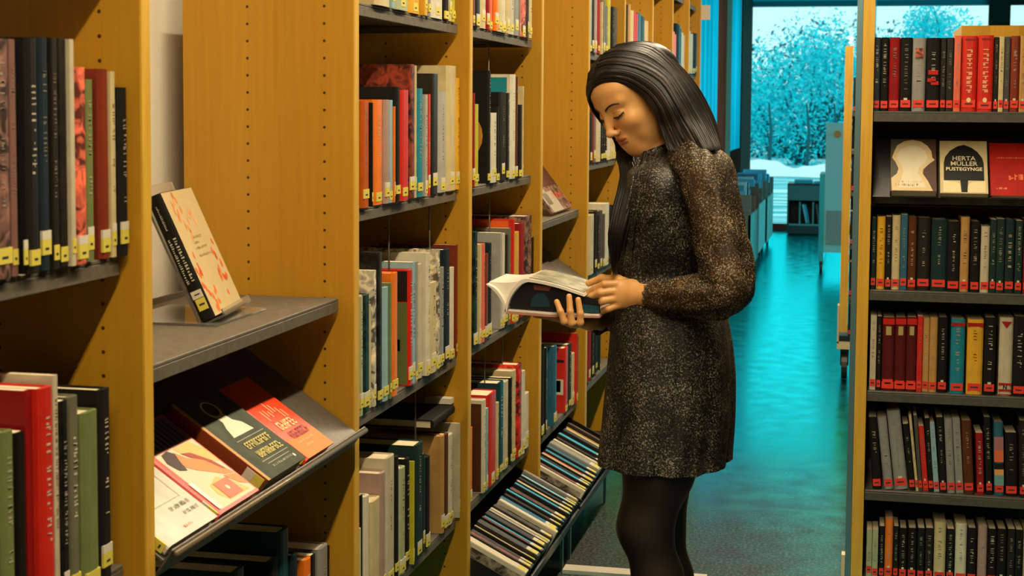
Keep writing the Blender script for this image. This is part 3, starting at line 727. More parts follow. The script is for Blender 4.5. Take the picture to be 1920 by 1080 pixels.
MB().box(.004, .023, -.0048, -.0030, .040, .054, 0).box(.006, .023, -.0048, -.0030, .018, .039, 1).box(.010, .020, -.0052, -.0048, .027, .030, 2).box(.009, .019, -.0052, -.0048, .046, .048, 2).build('spine_sticker', [M_WHITE, M_YELLOW, M_BLACKINK], b)
def spine_lines(parent, t, h, xs_, z0, z1, color, seed):
    R = random.Random(seed); m = MB()
    for x, w in xs_:
        z = z1
        while z > z0:
            g = w * R.uniform(.5, 1.0); m.box(x, x + w * R.choice((.6, 1)), -.0052, -.0037, z - g * .55, z)
            if R.random() < .5: m.box(x + w * .1, x + w * .3, -.0052, -.0037, z - g, z - g * .4)
            z -= g + w * .22
    return m.build('title', M_PRINT, parent, color=color)
spine_lines(b, .026, .23, ((.006, .004), (.015, .005)), .070, .150, (.62, .58, .46), 3); spine_lines(b, .026, .23, ((.010, .003),), .165, .21, (.5, .46, .36), 4)
tag(MB().box(-1.27, -1.19, 2.10, 2.36, 1.0592, 1.0602).build('paper_slip', mat('pale_green_paper', (.42, .46, .32), .7)), 'pale greenish paper slip lying on the grey shelf near the wall', 'paper slip')
o = MB().quad((0, 0, 0), (.07, .12, 0), (.075, .10, .13), (0, -.01, .16)).build('clear_holder', M_ACRYL, loc=(-1.29, 2.28, 1.060)); so = o.modifiers.new('s', 'SOLIDIFY'); so.thickness = .002
tag(o, 'clear plastic leaflet holder standing behind the black-spined book', 'leaflet holder')

# dark large volumes at the foot of the second bay
left_shelf(ys2 + .02, yu2 - .004, .38, "700 800 985 dh;1000 1085 905 Kh;1085 1175 655 dh;1190 1245 880 N;1310 1360 915 O;1365 1400 890 K;1425 1505 800 A;1508 1562 785 K", 280, 840, 4.5,
           'bottom shelf beneath the slanted display', 'books on the bottom shelf beneath the slanted display', xs=-1.0)

# ---- fifth bay: magazine on a wire stand, slanted shelf below
root5, ys5, yu5 = BAYS[4]
b = book((0, 0, 0), 0, .012, .30, .36, 'Z', 'brown and grey picture magazine leaning on the grey shelf of the fifth bay', 'x', '', 'z', title='none'); del b['group']
u5 = Vector((-.60, 0, .80)); b.matrix_world = frame_matrix((-1.005, 5.10, 1.072), u5.cross(Vector((0, 1, 0))) * -1, (0, 1, 0), u5)
R = random.Random(8)
art(b, .012, 'cover_photo', '#4a2416', [rect(.10, .355, .10, .22)], k=1); art(b, .012, 'cover_photo', '#9d8f78', [rect(.02, .20, .0, .08), rect(.0, .10, .03, .25), rect(.1, .2, .24, .29)], k=2); scribble(b, .012, .17, .33, .05, .022, '#d9542c', 5)
MB().box(.003, .2, 0, 0, 0, 0) if False else None
o5 = MB().box(0, yu5 - ys5 - .02, -.004, .34, -.006, 0).box(0, yu5 - ys5 - .02, -.008, -.004, -.028, .02).build('slanted_shelf', M_SLANT, None)
o5.parent = root5; Mm = frame_matrix((-.935, ys5 + .008, .80), (0, 1, 0), SU, Vector((0, 1, 0)).cross(SU)); 
if Mm.col[2].to_3d().dot(SN) < 0: Mm = frame_matrix((-.935, yu5 - .012, .80), (0, -1, 0), SU, SN)
setw(o5, Mm)
b = book((0, 0, 0), 0, .010, .27, .21, 'm', 'green-grey picture magazine on the slanted shelf behind the open book', 'magazines on the slanted shelf of the fifth bay', '', 'z', title='none')
b.matrix_world = frame_matrix(Vector((-.935, 4.86, .80)) + SN * .001 + SU * .002, SN, (0, 1, 0), SU)
b = book((0, 0, 0), 0, .010, .27, .22, 'd', 'teal and brown magazine on the slanted shelf behind the open book', 'magazines on the slanted shelf of the fifth bay', '', '', title='none')
b.matrix_world = frame_matrix(Vector((-.935, 5.09, .80)) + SN * .001 + SU * .002, SN, (0, 1, 0), SU)
art(b, .010, 'cover_photo', '#3a2414', [rect(.01, .21, .10, .26)], k=1); art(b, .010, 'cover_photo', '#1c86a0', [rect(.12, .21, .01, .07)], k=2)
MB().box(.0102, .0108, 0, .008, 0, .27).build('spine_edge', M_WHITE, b)

# bookends: thin wires hanging from the shelf above
k_ = 0
for (i, zt, px, py) in ((2, 1.225, 722, 420), (2, 1.225, 799, 420), (2, .803, 772, 780), (3, 1.64, 911, 100), (3, 1.225, 912, 400), (3, .803, 903, 690), (3, .803, 936, 690), (2, 1.225, 790, 390)):
    p = at(px, py, 0, -1.03)
    if k_ == 7: break
    tag(MB().tube([(-1.16, p[1], zt - .026), (-1.03, p[1], zt - .027), (-1.022, p[1], zt - .034), (-1.020, p[1], zt - .20), (-1.03, p[1], zt - .215), (-1.16, p[1], zt - .215)], .0022, 6).build('book_support', M_WIRE, smooth=True),
        f'thin hanging wire book support, {ORD[k_]} of seven counted from the left', 'book support', 'hanging wire book supports')
    k_ += 1
# horizontal volumes lying on top of rows
def flat_book(x0, y0, z0, dx, dy, dz, code, label, grp, rz=0):
    o = book((0, 0, 0), 0, dz, dy, dx, code, label, grp, '', 'h', title='none')
    o.matrix_world = Matrix.Translation((x0, y0, z0)) @ Matrix.Rotation(rz, 4, 'Z') @ frame_matrix((0, 0, 0), (0, 0, 1), (-1, 0, 0), (0, 1, 0))
    return o
zt = at(840, 795, 0, -.99)[2]
b = flat_book(-.985, 3.55, .385 + .272, .19, .20, .022, 'K', 'black paperback lying flat on top of the tan and white books', 'x'); del b['group']
tag(MB().box(-1.06, -.99, 3.745, 3.775, .385 + .296, .385 + .31).build('rolled_paper', M_WHITE), 'small white rolled paper on top of the flat black paperback', 'paper')

# ---------------------------------------------------------------- sloping media troughs at the foot of bays 4 and 5
TU = Vector((-.894, 0, .447)).normalized(); TN = Vector((.447, 0, .894)).normalized()
def trough(i, y0, y1, cases, where, grp, f0=(-.819, .204)):
    """tray with high back and low front, cases standing in it on their long edge"""
    r_, ys, yu = BAYS[i]
    P = Vector((f0[0], y0, f0[1])); L = y1 - y0
    t = empty('media_trough', P, 0, f'black sloping steel trough full of disc cases, {where}', 'display trough', 'sloping media troughs')
    mt = frame_matrix(P, TN, (0, 1, 0), TU)      # x normal, y along the aisle, z up the slope
    inv = Matrix.Translation(P).inverted()
    o = MB().box(-.110, -.105, 0, L, 0, .30).box(-.110, .0, 0, .004, 0, .30).box(-.110, .0, L - .004, L, 0, .30).build('tray', M_DKSTEEL, t); o.matrix_local = inv @ mt
    o = MB().box(-.112, -.02, 0, L, -.006, 0).build('front_lip', M_DKSTEEL, t); o.matrix_local = inv @ mt
    for yy in (.05, L - .05):
        MB().box(-.055, -.045, yy, yy + .012, -f0[1], -.05).build('leg', M_WIRE, t)
    sn_, cs_ = math.sin(.14), math.cos(.14); pl = None; n = len(cases)
    for k, (th, code, h, sl_, op) in enumerate(cases):
        th *= 1.75
        lift = th * sn_ + .002; y = .014 + th * 0 if pl is None else (pl + sn_ * lift) / cs_
        if y + th * cs_ + .128 * sn_ > L - .008: break
        pl = -sn_ * lift + cs_ * y + th + (.016 if op == 'p' or code in 'A' else .003)
        lab = f"{PAL[code][1]} {'thick ' if th > .03 else ''}disc case, {ORD[k] if k < 30 else 'last'} from the front, {where}"
        assert lab not in USED, lab
        USED.add(lab)
        c = empty('disc_case', (0, 0, 0), 0, lab, 'disc case', grp)
        # case: z up the slope (length), x towards the viewer-side normal (height), thickness y
        c.matrix_world = mt @ Matrix.Translation((-.104 + lift, y, .002 + sl_)) @ Matrix.Rotation(.14, 4, 'Z')
        q = bevel(MB().box(0, h, 0, th - .0015, 0, .19).build('case', M_CASE if op != 'p' else M_PATT, c, color=hexlin(PAL[code][0] if code in 'WA' else '#1c1a19')), .0012, 1)
        pc = {'K': '#2b2522', 'W': '#d8ccb0', 'S': '#12a6cc', 't': '#0f8aa8', 'b': '#7fc4d4', 'B': '#1c6788'}.get(code, PAL[code][0])
        MB().box(h, h + .0004, .001, th - .0025, .002, .188).build('spine_insert', M_PATT if op == 'p' else M_PRINT, c, color=hexlin(pc))
        MB().box(.012, h - .012, -.0004, 0, .008, .182).build('front_insert', M_PATT if code not in 'A' else M_PRINT, c, color=hexlin({'W': '#8a8370', 'A': '#8a867a', 'K': '#2e241f'}.get(code, RR.choice(['#57402e', '#2c3c44', '#5d513c', '#3a2622', '#39443a']))))
        MB().box(h + .0005, h + .0010, .001, th - .0025, .006, .026, 1).box(h + .0005, h + .0010, .001, th - .0025, .0265, .040, 0).build('spine_label', [M_WHITE, M_YELLOW], c)
    return t
RR = random.Random(12)
def mk(codes): return [(float(w), c[0], RR.uniform(.118, .128), RR.uniform(0, .006), c[1:]) for c, w in codes]
trough(3, BAYS[3][1] + .003, BAYS[3][2] - .004, mk([('W', .030), ('Xp', .016), ('Kp', .012), ('C', .008), ('Kp', .026), ('X', .012), ('S', .010), ('K', .024), ('a', .012), ('W', .010), ('Kp', .018), ('W', .018), ('B', .026), ('K', .012),
    ('S', .014), ('p', .012), ('Ep', .020), ('S', .014), ('C', .014), ('E', .010), ('N', .012), ('b', .014), ('K', .012), ('A', .014)]), 'in the nearer trough', 'disc cases in the nearer trough')
trough(4, BAYS[4][1] + .003, BAYS[4][2] - .01, mk([('W', .012), ('Xp', .018), ('S', .018), ('K', .012), ('C', .014), ('P', .010), ('t', .022), ('B', .022), ('A', .040), ('W', .016), ('K', .016), ('S', .026), ('d', .012), ('K', .026), ('C', .022), ('Y', .010), ('K', .014), ('P', .010)]),
       'in the farther trough', 'disc cases in the farther trough')

# ---------------------------------------------------------------- bookcase on the right (stands across the aisle's right side)
YR = 4.567
rb = empty('bookcase', (.01, YR, 0), 0, 'double-sided bookcase with red-labelled books and wooden end, at the right edge of the photo', 'bookcase')
RW = 1.02
MB().box(-.003, .030, 0, .62, .0, 2.15).build('end_panel', M_EDGE, rb)
M_BLST = mat('bluish_satin_steel', (.16, .30, .34), .28, .6)
MB().box(-.020, -.004, .004, .64, .0, 2.15).build('steel_end_plate', M_BLST, rb)
MB().box(RW, RW + .03, 0, .62, 0, 2.15).build('end_panel', M_EDGE, rb)
MB().box(-.030, -.020, -.010, .03, 0, .13).build('end_foot', mat('cream_plastic_foot', (.60, .48, .30), .5), rb)
M_RSH = noise_mat('grey_green_shelf_steel', (.075, .072, .058), (.095, .090, .073), (1, 1, 1), 60, .4, metal=.2)
for z in (1.428, .911, .615, .322, .055):
    m = MB(); m.box(.032, RW - .002, .012, .30, z - .006, z).box(.032, RW - .002, .012, .016, z - .030, z - .006).box(.032, RW - .002, .298, .302, z - .03, z + .03)
    m.box(.032, RW - .002, .33, .60, z - .006 - .002, z - .002).box(.032, RW - .002, .596, .60, z - .03, z - .006)
    bevel(m.build('shelf', M_RSH, rb), .001, 1)
m = MB().box(.032, RW - .002, .08, .30, 1.150, 1.156)
m.build('shelf', M_DKSTEEL, rb)
MB().box(.032, RW - .002, .305, .312, .02, 1.425).build('middle_panel', M_DKSTEEL, rb)
MB().box(.02, RW, .005, .60, 0, .022).build('plinth', M_DKSTEEL, rb)
ta = math.radians(38); TUr = Vector((0, math.sin(ta), math.cos(ta))); TNr = Vector((0, -math.cos(ta), math.sin(ta)))
m = MB().box(0, RW - .036, 0, .24, -.006, 0).box(0, RW - .036, -.004, 0, -.022, .012)
o = m.build('slanted_shelf', M_DKSTEEL, None); o.parent = rb; setw(o, frame_matrix((.045, YR + .022, 1.178), (1, 0, 0), TUr, TNr))
WR = 'on the top shelf of the right bookcase'
GRP = 'books on '
right_shelf(1.428, "160 222 318 N;222 292 318 K 0 with bold white lettering;295 385 318 r;387 488 320 K;490 602 322 A 0 with orange letters;606 726 322 K 0 with red script;727 776 322 K;777 838 320 k;840 899 303 P;903 1036 305 R;1040 1172 300 R;1176 1216 315 K;1217 1262 310 C;1262 1312 312 D;1316 1392 305 X;1394 1455 305 T", 1600, 0, 4.5, 'top shelf of right bookcase', 'books on the top shelf of the right bookcase')
right_shelf(.911, "180 236 165 Gh;241 331 150 Y;334 398 150 K;400 491 135 C;491 566 130 B 0 with speckled blue spine;572 664 150 E;668 812 160 k;820 988 178 G;990 1126 200 K;1128 1226 155 T;1238 1338 200 K;1346 1442 255 V;1446 1512 180 G;1514 1600 175 G;1604 1706 180 G;1714 1792 195 G;1800 1880 180 r", 1600, 380, 5.684, 'green row of right bookcase', 'books on the green row of the right bookcase')
right_shelf(.615, "160 224 175 V;228 276 180 K;282 408 190 M;410 524 190 M;526 632 190 M;634 692 180 R;692 756 200 T;758 842 190 T;846 944 190 K;974 1116 208 t;1138 1302 210 Y;1312 1432 190 K;1462 1602 190 V 0 with N and red triangle;1606 1736 180 K", 1600, 560, 5.4, 'maroon row of right bookcase', 'books on the maroon row of the right bookcase')
right_shelf(.322, "196 290 150 230 K;312 408 243 235 A;420 556 338 165 A;570 632 500 300 K;634 664 560 210 C;664 704 608 210 D;706 764 658 320 R;764 816 722 240 K;818 874 768 290 b;878 948 838 230 K;952 1036 920 250 A;1040 1118 1003 250 A;1122 1226 1093 265 E;1252 1326 1238 390 r;1344 1412 1322 230 K;1428 1528 1420 280 B;1536 1664 1536 385 K;1680 1770 1676 265 k", 1600, 740, 5.4, 'leaning row of right bookcase', 'books on the leaning row of the right bookcase')
right_shelf(.055, "140 204 440 l;206 272 440 l;282 342 400 K;346 438 320 O;442 500 400 K;506 596 420 K;602 704 420 K;712 792 420 K;802 888 420 k;898 1030 352 C;1040 1124 430 K;1136 1264 368 W;1272 1376 420 K;1388 1494 400 p;1500 1600 430 K;1604 1712 430 K;1722 1806 430 k;1812 1892 440 K;1902 2000 430 C", 1600, 920, 6.0, 'bottom shelf of right bookcase', 'books on the bottom shelf of the right bookcase')
# face-out books on the right
GR = 'face-out books on the right bookcase'
base = (0, 0, 0)
def rdisp(x, w, h, t, code, label):
    o = book((0, 0, 0), 0, t, h, w, code, label, GR, '', 'q', title='none')
    o.matrix_world = frame_matrix(Vector((x, YR + .022, 1.178)) + TNr * (.001) + TUr * .001, TNr, (1, 0, 0), TUr)
    return o
b = rdisp(.094, .128, .186, .034, 'E', 'book with a cream head silhouette cover, leftmost facing out on the right bookcase')
art(b, .034, 'cover_ground', '#4b3228', [rect(.06, .127, .001, .185)], k=1); art(b, .034, 'cover_ground', '#46463c', [rect(.001, .06, .001, .185)], k=1)
sil = [(.004, .002), (.118, .002), (.105, .035), (.090, .062), (.092, .078), (.106, .095), (.124, .112), (.117, .120), (.115, .142), (.104, .162), (.085, .178), (.062, .183), (.038, .178), (.018, .162), (.010, .140), (.004, .118), (.014, .102), (.022, .080), (.018, .062), (.002, .045)]
art(b, .034, 'head_silhouette', '#cdb787', [sil], k=2)
sil2 = [(.020, .012), (.100, .012), (.086, .045), (.076, .066), (.080, .085), (.096, .100), (.104, .118), (.098, .142), (.078, .160), (.056, .162), (.030, .150), (.018, .128), (.018, .112), (.030, .092), (.036, .070), (.030, .045)]
art(b, .034, 'head_silhouette', '#d3c9aa', [sil2], k=3)
scribble(b, .034, .024, .085, .030, .006, '#b7a67c', 2, k=4); scribble(b, .034, .014, .078, .018, .008, '#a39468', 3, k=4)
b = rdisp(.233, .131, .186, .028, 'C', 'cream and black book reading HERTA MÜLLER PUSTEGYNGE on the right bookcase')
art(b, .028, 'black_shape', '#0c0b09', [[(.010, .045), (.121, .045), (.121, .105), (.117, .125), (.104, .147), (.088, .162), (.068, .172), (.048, .166), (.028, .150), (.014, .128), (.010, .105)],
                                       [(.058, .004), (.074, .004), (.077, .046), (.055, .046)]], k=1)
art(b, .028, 'cream_shape', '#dccf9f', [[(.008, .003), (.057, .003), (.056, .022), (.052, .034), (.044, .040), (.008, .044)], [(.075, .003), (.124, .003), (.124, .044), (.088, .040), (.080, .034), (.076, .022)]], k=2)
atext(b, .028, 'HERTA', .066, .122, .021, '#cfc39c', bold=.01); atext(b, .028, 'MÜLLER', .066, .103, .021, '#cfc39c', bold=.01); atext(b, .028, 'PUSTEGYNGE', .066, .084, .0165, '#e2d6ae', bold=.02)
b = rdisp(.372, .140, .186, .020, 'R', 'plain red book facing out at the right edge of the photo')
b.children[0].color = (*hexlin('#a81c10'), 1)
scribble(b, .020, .020, .10, .13, .005, '#e07a5c', 4); scribble(b, .020, .05, .11, .055, .020, '#e8784a', 6); scribble(b, .020, .016, .045, .022, .006, '#f0a080', 7)
# big lettering on named spines
def spine_text(o, t, h, txt, size, color, zc=.55, rot=-90):
    m = Matrix.Translation((t * .5, -.0046, h * zc)) @ Matrix.Rotation(math.radians(90), 4, 'X') @ Matrix.Rotation(math.radians(rot), 4, 'Z')
    for c in list(o.children):
        if c.name.startswith('title'): bpy.data.objects.remove(c, do_unlink=True)
    return text_mesh('title', txt, size, M_PRINT, o, m, color, .02)
def find(s):
    for o in bpy.data.objects:
        if s in o.get('label', ''): return o
    raise KeyError(s)
def dims(o):
    c = [q for q in o.children if q.name.startswith('cover')][0]; vs = [v.co for v in c.data.vertices]
    return max(v.x for v in vs), max(v.z for v in vs)
o = find('with N and red triangle'); t_, h_ = dims(o)
for c in list(o.children):
    if c.name.startswith(('title', 'spine_label')): bpy.data.objects.remove(c, do_unlink=True)
MB().add([(t_ * .12, -.0046, h_ * .95), (t_ * .5, -.0046, h_ * .86), (t_ * .88, -.0046, h_ * .95)], [(0, 1, 2)]).build('red_triangle', M_PRINT, o, color=hexlin('#a00e0e'))
MB().box(.001, t_ - .001, -.0046, -.0002, .012, .018).box(.001, t_ - .001, -.0046, -.0002, .030, .036).box(.001, t_ - .001, -.0046, -.0002, .002, .004).build('spine_bands', M_PRINT, o, color=hexlin('#a81410'))
text_mesh('spine_letter', 'N', .015, M_PRINT, o, Matrix.Translation((t_ * .5, -.0048, .024)) @ Matrix.Rotation(math.radians(90), 4, 'X'), (.01, .01, .01), .04)
reds = [o for o in bpy.data.objects if o.get('label', '').startswith('red book') or o.get('label', '').startswith('thick red book')]
for o in list(bpy.data.objects):
    try: l = o.get('label', '')
    except ReferenceError: continue
    if 'top shelf of right bookcase' in l and ' red ' in ' ' + l and 'dark' not in l and 'brick' not in l and 'script' not in l:
        t_, h_ = dims(o)
        for c in list(o.children):
            if c.name.startswith('title'): bpy.data.objects.remove(c, do_unlink=True)
        R = random.Random(int(o.location.x * 1e4)); m = MB(); z = h_ * (.82 if o.location.x > .25 else .90); big = o.location.x > .27
        while z > h_ * .27:
            g_ = .011 if big else .0065; w_ = t_ * (.34 if big else .22)
            m.box(t_ / 2 - w_ / 2, t_ / 2 + w_ / 2, -.0046, -.0003, z - g_ * .25, z).box(t_ / 2 - w_ / 2 + w_ * R.choice((0, .35, .7)), t_ / 2 - w_ / 2 + w_ * R.choice((.35, .7, 1)) + .0008, -.0046, -.0003, z - g_ * .8, z - g_ * .2)
            z -= g_ * 1.15
            if R.random() < .12: z -= g_ * 1.5
        m.build('title', M_PRINT, o, color=(.75, .36, .18))
        MB().box(t_ * .2, t_ * .8, -.0046, -.0003, h_ * .945, h_ * .965).build('spine_line', M_PRINT, o, color=(.25, .02, .01))
        MB().add([(t_ / 2 + .006 * math.cos(a), -.0046, .033 + .007 * math.sin(a)) for a in [i * .5236 for i in range(12)]], [tuple(range(12))]).build('publisher_mark', M_PRINT, o, color=(.80, .62, .30))
    if 'with orange letters' in l: t_, h_ = dims(o); MB().box(t_ * .2, t_ * .8, -.0046, -.0003, h_ * .72, h_ * .86).build('spine_print', M_PATT, o, color=hexlin('#b85a3c'))
    if 'with red script' in l:
        t_, h_ = dims(o)
        MB().box(t_ * .15, t_ * .85, -.0046, -.0003, h_ * .50, h_ * .56).box(t_ * .1, t_ * .7, -.0046, -.0003, h_ * .40, h_ * .45).box(t_ * .35, t_ * .9, -.0046, -.0003, h_ * .36, h_ * .41).build('red_script', M_PRINT, o, color=hexlin('#b01c10'))
for o in list(bpy.data.objects):
    try: l = o.get('label', '')
    except ReferenceError: continue
    if ' maroon book' in ' ' + l:
        t_, h_ = dims(o)
        for c in list(o.children):
            if c.name.startswith('title'): bpy.data.objects.remove(c, do_unlink=True)
        MB().box(.001, t_ - .001, -.0044, -.0002, h_ * .905, h_ * .985).build('red_top_band', M_PRINT, o, color=hexlin('#c01c10'))
        MB().box(t_ * .28, t_ * .72, -.0044, -.0002, h_ * .76, h_ * .88).build('title_plate', M_PRINT, o, color=hexlin('#a89a5c'))
        MB().box(.0005, t_ - .0005, -.0044, -.0002, .006, .026).build('red_foot_band', M_REDLAB, o)
    if l.startswith(('teal book', 'thick teal book', 'yellow book', 'thick yellow book')) and 'maroon row' in l:
        t_, h_ = dims(o); MB().box(.0005, t_ - .0005, -.0044, -.0002, h_ * .91, h_ * .955).build('red_top_band', M_PRINT, o, color=hexlin('#a01010'))
    if l.startswith(('blue book', 'thick blue book')) and 'leaning' in l:
        t_, h_ = dims(o)
        for c in list(o.children):
            if c.name.startswith('title'): bpy.data.objects.remove(c, do_unlink=True)
        for a, b_, c_ in ((.62, .80, '#a06a6a'), (.46, .62, '#d8683a'), (.36, .44, '#15100e'), (.28, .36, '#e09a50'), (.14, .28, '#6a9a9a')):
            MB().box(.0005, t_ - .0005, -.0044, -.0002, h_ * a, h_ * b_).build('sunrise_picture', M_PRINT, o, color=hexlin(c_))

# rear rows seen through the bookcase (books of the other side, tops just visible)
R = random.Random(77)
for z0, zt, nm in ((1.095 - .2, 1.155, 'behind the slanted covers'), (1.15, 1.392, 'high behind the top shelf gap')):
    pass
# wooden-topped stack seen over the red books
tb = empty('bookcase', (.40, 6.55, 0), 0, 'wooden bookcase standing behind the right bookcase, only its top showing', 'bookcase')
MB().box(0, 1.3, 0, .56, 1.72, 1.775).build('top_board', M_WOOD, tb); MB().box(0, .03, .01, .55, 0, 1.72).build('side_panel', M_EDGE, tb); MB().box(1.27, 1.3, .01, .55, 0, 1.72).build('side_panel', M_EDGE, tb)
for z in (.1, .45, .8, 1.15, 1.45): MB().box(.031, 1.269, .02, .54, z, z + .02).build('shelf', M_RSH, tb)
b = None

# mobile bookcase farther up the aisle on castors
mbc = empty('mobile_bookcase', (-.075, 8.30, 0), 0, 'narrow mobile bookcase with wooden end on castors, farther up the aisle', 'bookcase')
MB().box(0, .042, 0, .05, .26, 1.765).build('end_panel', M_EDGE, mbc)
MB().box(-.010, -.001, -.006, .10, .20, .40).box(-.010, .16, -.006, .0, .17, .21).build('bumper', mat('cream_bumper', (.58, .46, .28), .5), mbc)
MB().box(.0, 1.1, .0, .45, .20, .24).build('base_frame', M_DKSTEEL, mbc)
for x in (.03, .95):
    for y in (.06, .38):
        c = MB().tube([(x - .015, y, .075), (x + .015, y, .075)], .072, 16).build('castor', mat('black_rubber', (.012, .012, .012), .5), mbc)
        MB().box(x - .022, x + .022, y - .012, y + .012, .075, .20).build('castor_fork', M_DKSTEEL, c)
for z in (.45, .72, 1.0, 1.22, 1.42): MB().box(.043, 1.1, .01, .44, z - .02, z).build('shelf', M_RSH, mbc)
MB().box(1.1, 1.14, 0, .45, .24, 1.765).build('end_panel', M_EDGE, mbc)
MB().box(.043, 1.1, .43, .44, .24, 1.40).build('back_panel', M_DKSTEEL, mbc)
i_ = 0
for z, cs in ((.24, 'Kr'), (.45, 'KMK'), (.72, 'kKM'), (1.0, 'KDr'), (1.42, 'KMp')):
    x = -.075 + .046
    for c_ in cs:
        t_ = R.uniform(.014, .022)
        lb = f"small {PAL[c_][1]} book in the mobile bookcase, {ORD[i_]} counted upwards"; USED.add(lb)
        book((x, 8.315, z + .0007), 0, t_, R.uniform(.17, .185) if z != .24 else .17, .13, c_, lb, 'books in the mobile bookcase', 'R', '', small=True); x += t_ + .001; i_ += 1
# pale display stand with orange dot, on castors
ps = empty('display_stand', (-.275, 13.85, 0), 0, 'tall pale display stand on castors with an orange round sticker', 'display stand')
MB().box(0, .20, 0, .03, .18, 1.32).build('end_panel', mat('pale_laminate', (.30, .60, .62), .4), ps)
MB().box(-.045, -.001, 0, .55, .10, .87).build('side_rail', M_TEALLT, ps)
MB().box(.015, .185, -.006, -.0005, .25, .55).build('grey_plate', mat('grey_plate', (.25, .30, .28), .5), ps)
tag(MB().tube([(.10, -.004, 1.22), (.10, -.0005, 1.22)], .033, 20).build('sticker', mat('orange_sticker', (.62, .22, .06), .5), ps), 'orange round sticker')
MB().box(.20, 1.0, .0, .5, .1, .12).build('base', M_DKSTEEL, ps)
for z in (.42, .66, .92): MB().box(.20, .7, .01, .5, z, z + .02).build('shelf', M_TEALLT, ps)
for x in (-.02, .18, .9):
    MB().tube([(x - .012, .02, .045), (x + .012, .02, .045)], .045, 14).box(x - .015, x + .015, .01, .03, .045, .12).build('castor', MATS['black_rubber'], ps)
for k, (x, z, c_) in enumerate(((.22, .6807, 'p'), (.26, .6807, 'D'), (.24, .9407, 'Z'))):
    lb = f"{['lower left', 'lower right', 'upper'][k]} leaflet book leaning on the pale display stand"; USED.add(lb)
    book((-.275 + x, 13.87, z), 0, .02, .22, .15, c_, lb, 'books on the pale display stand', '', '', small=True)

# low dark cabinet below the far window
lc = empty('cabinet', (-.775, 17.95, 0), 0, 'low dark cabinet with a grey drawer and open cubbies under the far window', 'cabinet')
M_DKW = mat('dark_stained_wood', (.030, .024, .020), .5); M_GYW = mat('grey_brown_laminate', (.12, .115, .10), .5)
MB().box(0, .43, 0, .40, .02, .08).build('plinth', M_DKW, lc)
MB().box(0, .43, .0, .40, .08, .11).box(0, .02, 0, .40, .11, .58).box(.41, .43, 0, .40, .11, .58).box(0, .43, .38, .40, .11, .58).box(0, .43, 0, .40, .56, .59).build('body', M_DKW, lc)
MB().box(.01, .36, -.012, 0, .40, .57).build('drawer', M_GYW, lc)
MB().box(.135, .150, 0, .3, .11, .38).box(.285, .30, 0, .3, .11, .38).box(.02, .41, -.004, .3, .11, .13).build('divider', mat('light_divider', (.20, .22, .20), .5), lc)
for k, (x, ln, c_) in enumerate(((-.775 + .212, .22, 'b'), (-.775 + .237, .22, 'S'), (-.775 + .345, .12, 'D'))):
    lb = f"{['left pale', 'right blue', 'dark'][k]} folder leaning inside a cubby of the low dark cabinet"; USED.add(lb)
    book((x, 17.97, .135), 0, .022, .22, .2, c_, lb, 'folders in the low cabinet', '', '', small=True, lean=-ln)
tag(MB().box(-.70, -.50, 18.0, 18.3, .592, .63).build('magazine_pile', mat('teal_paper', (.02, .30, .36), .6)), 'small pile of magazines on the low dark cabinet', 'magazines')
tag(MB().box(-.48, -.36, 18.0, 18.25, .592, .615).build('brochure', mat('teal_paper', (.02, .30, .36), .6)), 'thin brochure lying on the right end of the low dark cabinet', 'brochure')
# picture-book browser boxes on the left before the window
for k, (y0, x1) in enumerate(((13.0, -.86), (14.4, -.88), (15.6, -.87))):
    bb = empty('browser_box', (x1 - .40, y0, 0), 0, f"{['nearest', 'middle', 'farthest'][k]} low browser box of picture books along the left windows", 'browser box', 'browser boxes of picture books')
    m = MB(); L = 1.1
    m.box(0, .4, 0, L, .10, .12).box(0, .02, 0, L, .12, .62).box(.38, .40, 0, L, .12, .55).box(0, .4, 0, .02, .12, .72).box(0, .4, L - .02, L, .12, .72).box(0, .4, L * .5, L * .5 + .02, .12, .68)
    m.build('bin', noise_mat('greyish_wood_bin', (.10, .085, .07), (.16, .13, .10), (1, 1, 6), 8, .6), bb)
    for x in (.05, .35):
        for y in (.08, L - .08): MB().tube([(x - .012, y, .045), (x + .012, y, .045)], .045, 12).box(x - .015, x + .015, y - .01, y + .01, .045, .10).build('castor', MATS['black_rubber'], bb)
    for j in range(8):
        w_ = ['first', 'second', 'third', 'fourth', 'fifth', 'sixth', 'seventh', 'eighth'][j]
        c_ = 'StbdSBbt'[j]
        lb = f"{PAL[c_][1]} picture book leaning in the {['nearest', 'middle', 'farthest'][k]} browser box, {w_} from the front"; USED.add(lb)
        o = book((0, 0, 0), 0, .012, R.uniform(.27, .36), .24, c_, lb, f"picture books in the {['nearest', 'middle', 'farthest'][k]} browser box", '', '', small=True)
        a_ = R.uniform(-.05, .35); yy = y0 + .05 + j * .118 + (.06 if j > 3 else 0)
        o.matrix_world = frame_matrix((x1 - .026 - R.uniform(0, .05), yy, .46), (0, -math.cos(a_), math.sin(a_)), (-1, 0, 0), (0, math.sin(a_), math.cos(a_)))

for o in list(bpy.data.objects):
    l = o.get('label', '')
    for key, nm, ct in (('picture book ', 'picture_book', 'picture book'), ('folder ', 'folder', 'folder'), ('magazine ', 'magazine', 'magazine'), ('leaflet book ', 'leaflet', 'leaflet')):
        if o.get('category') == 'book' and key in l: o.name = nm; o['category'] = ct
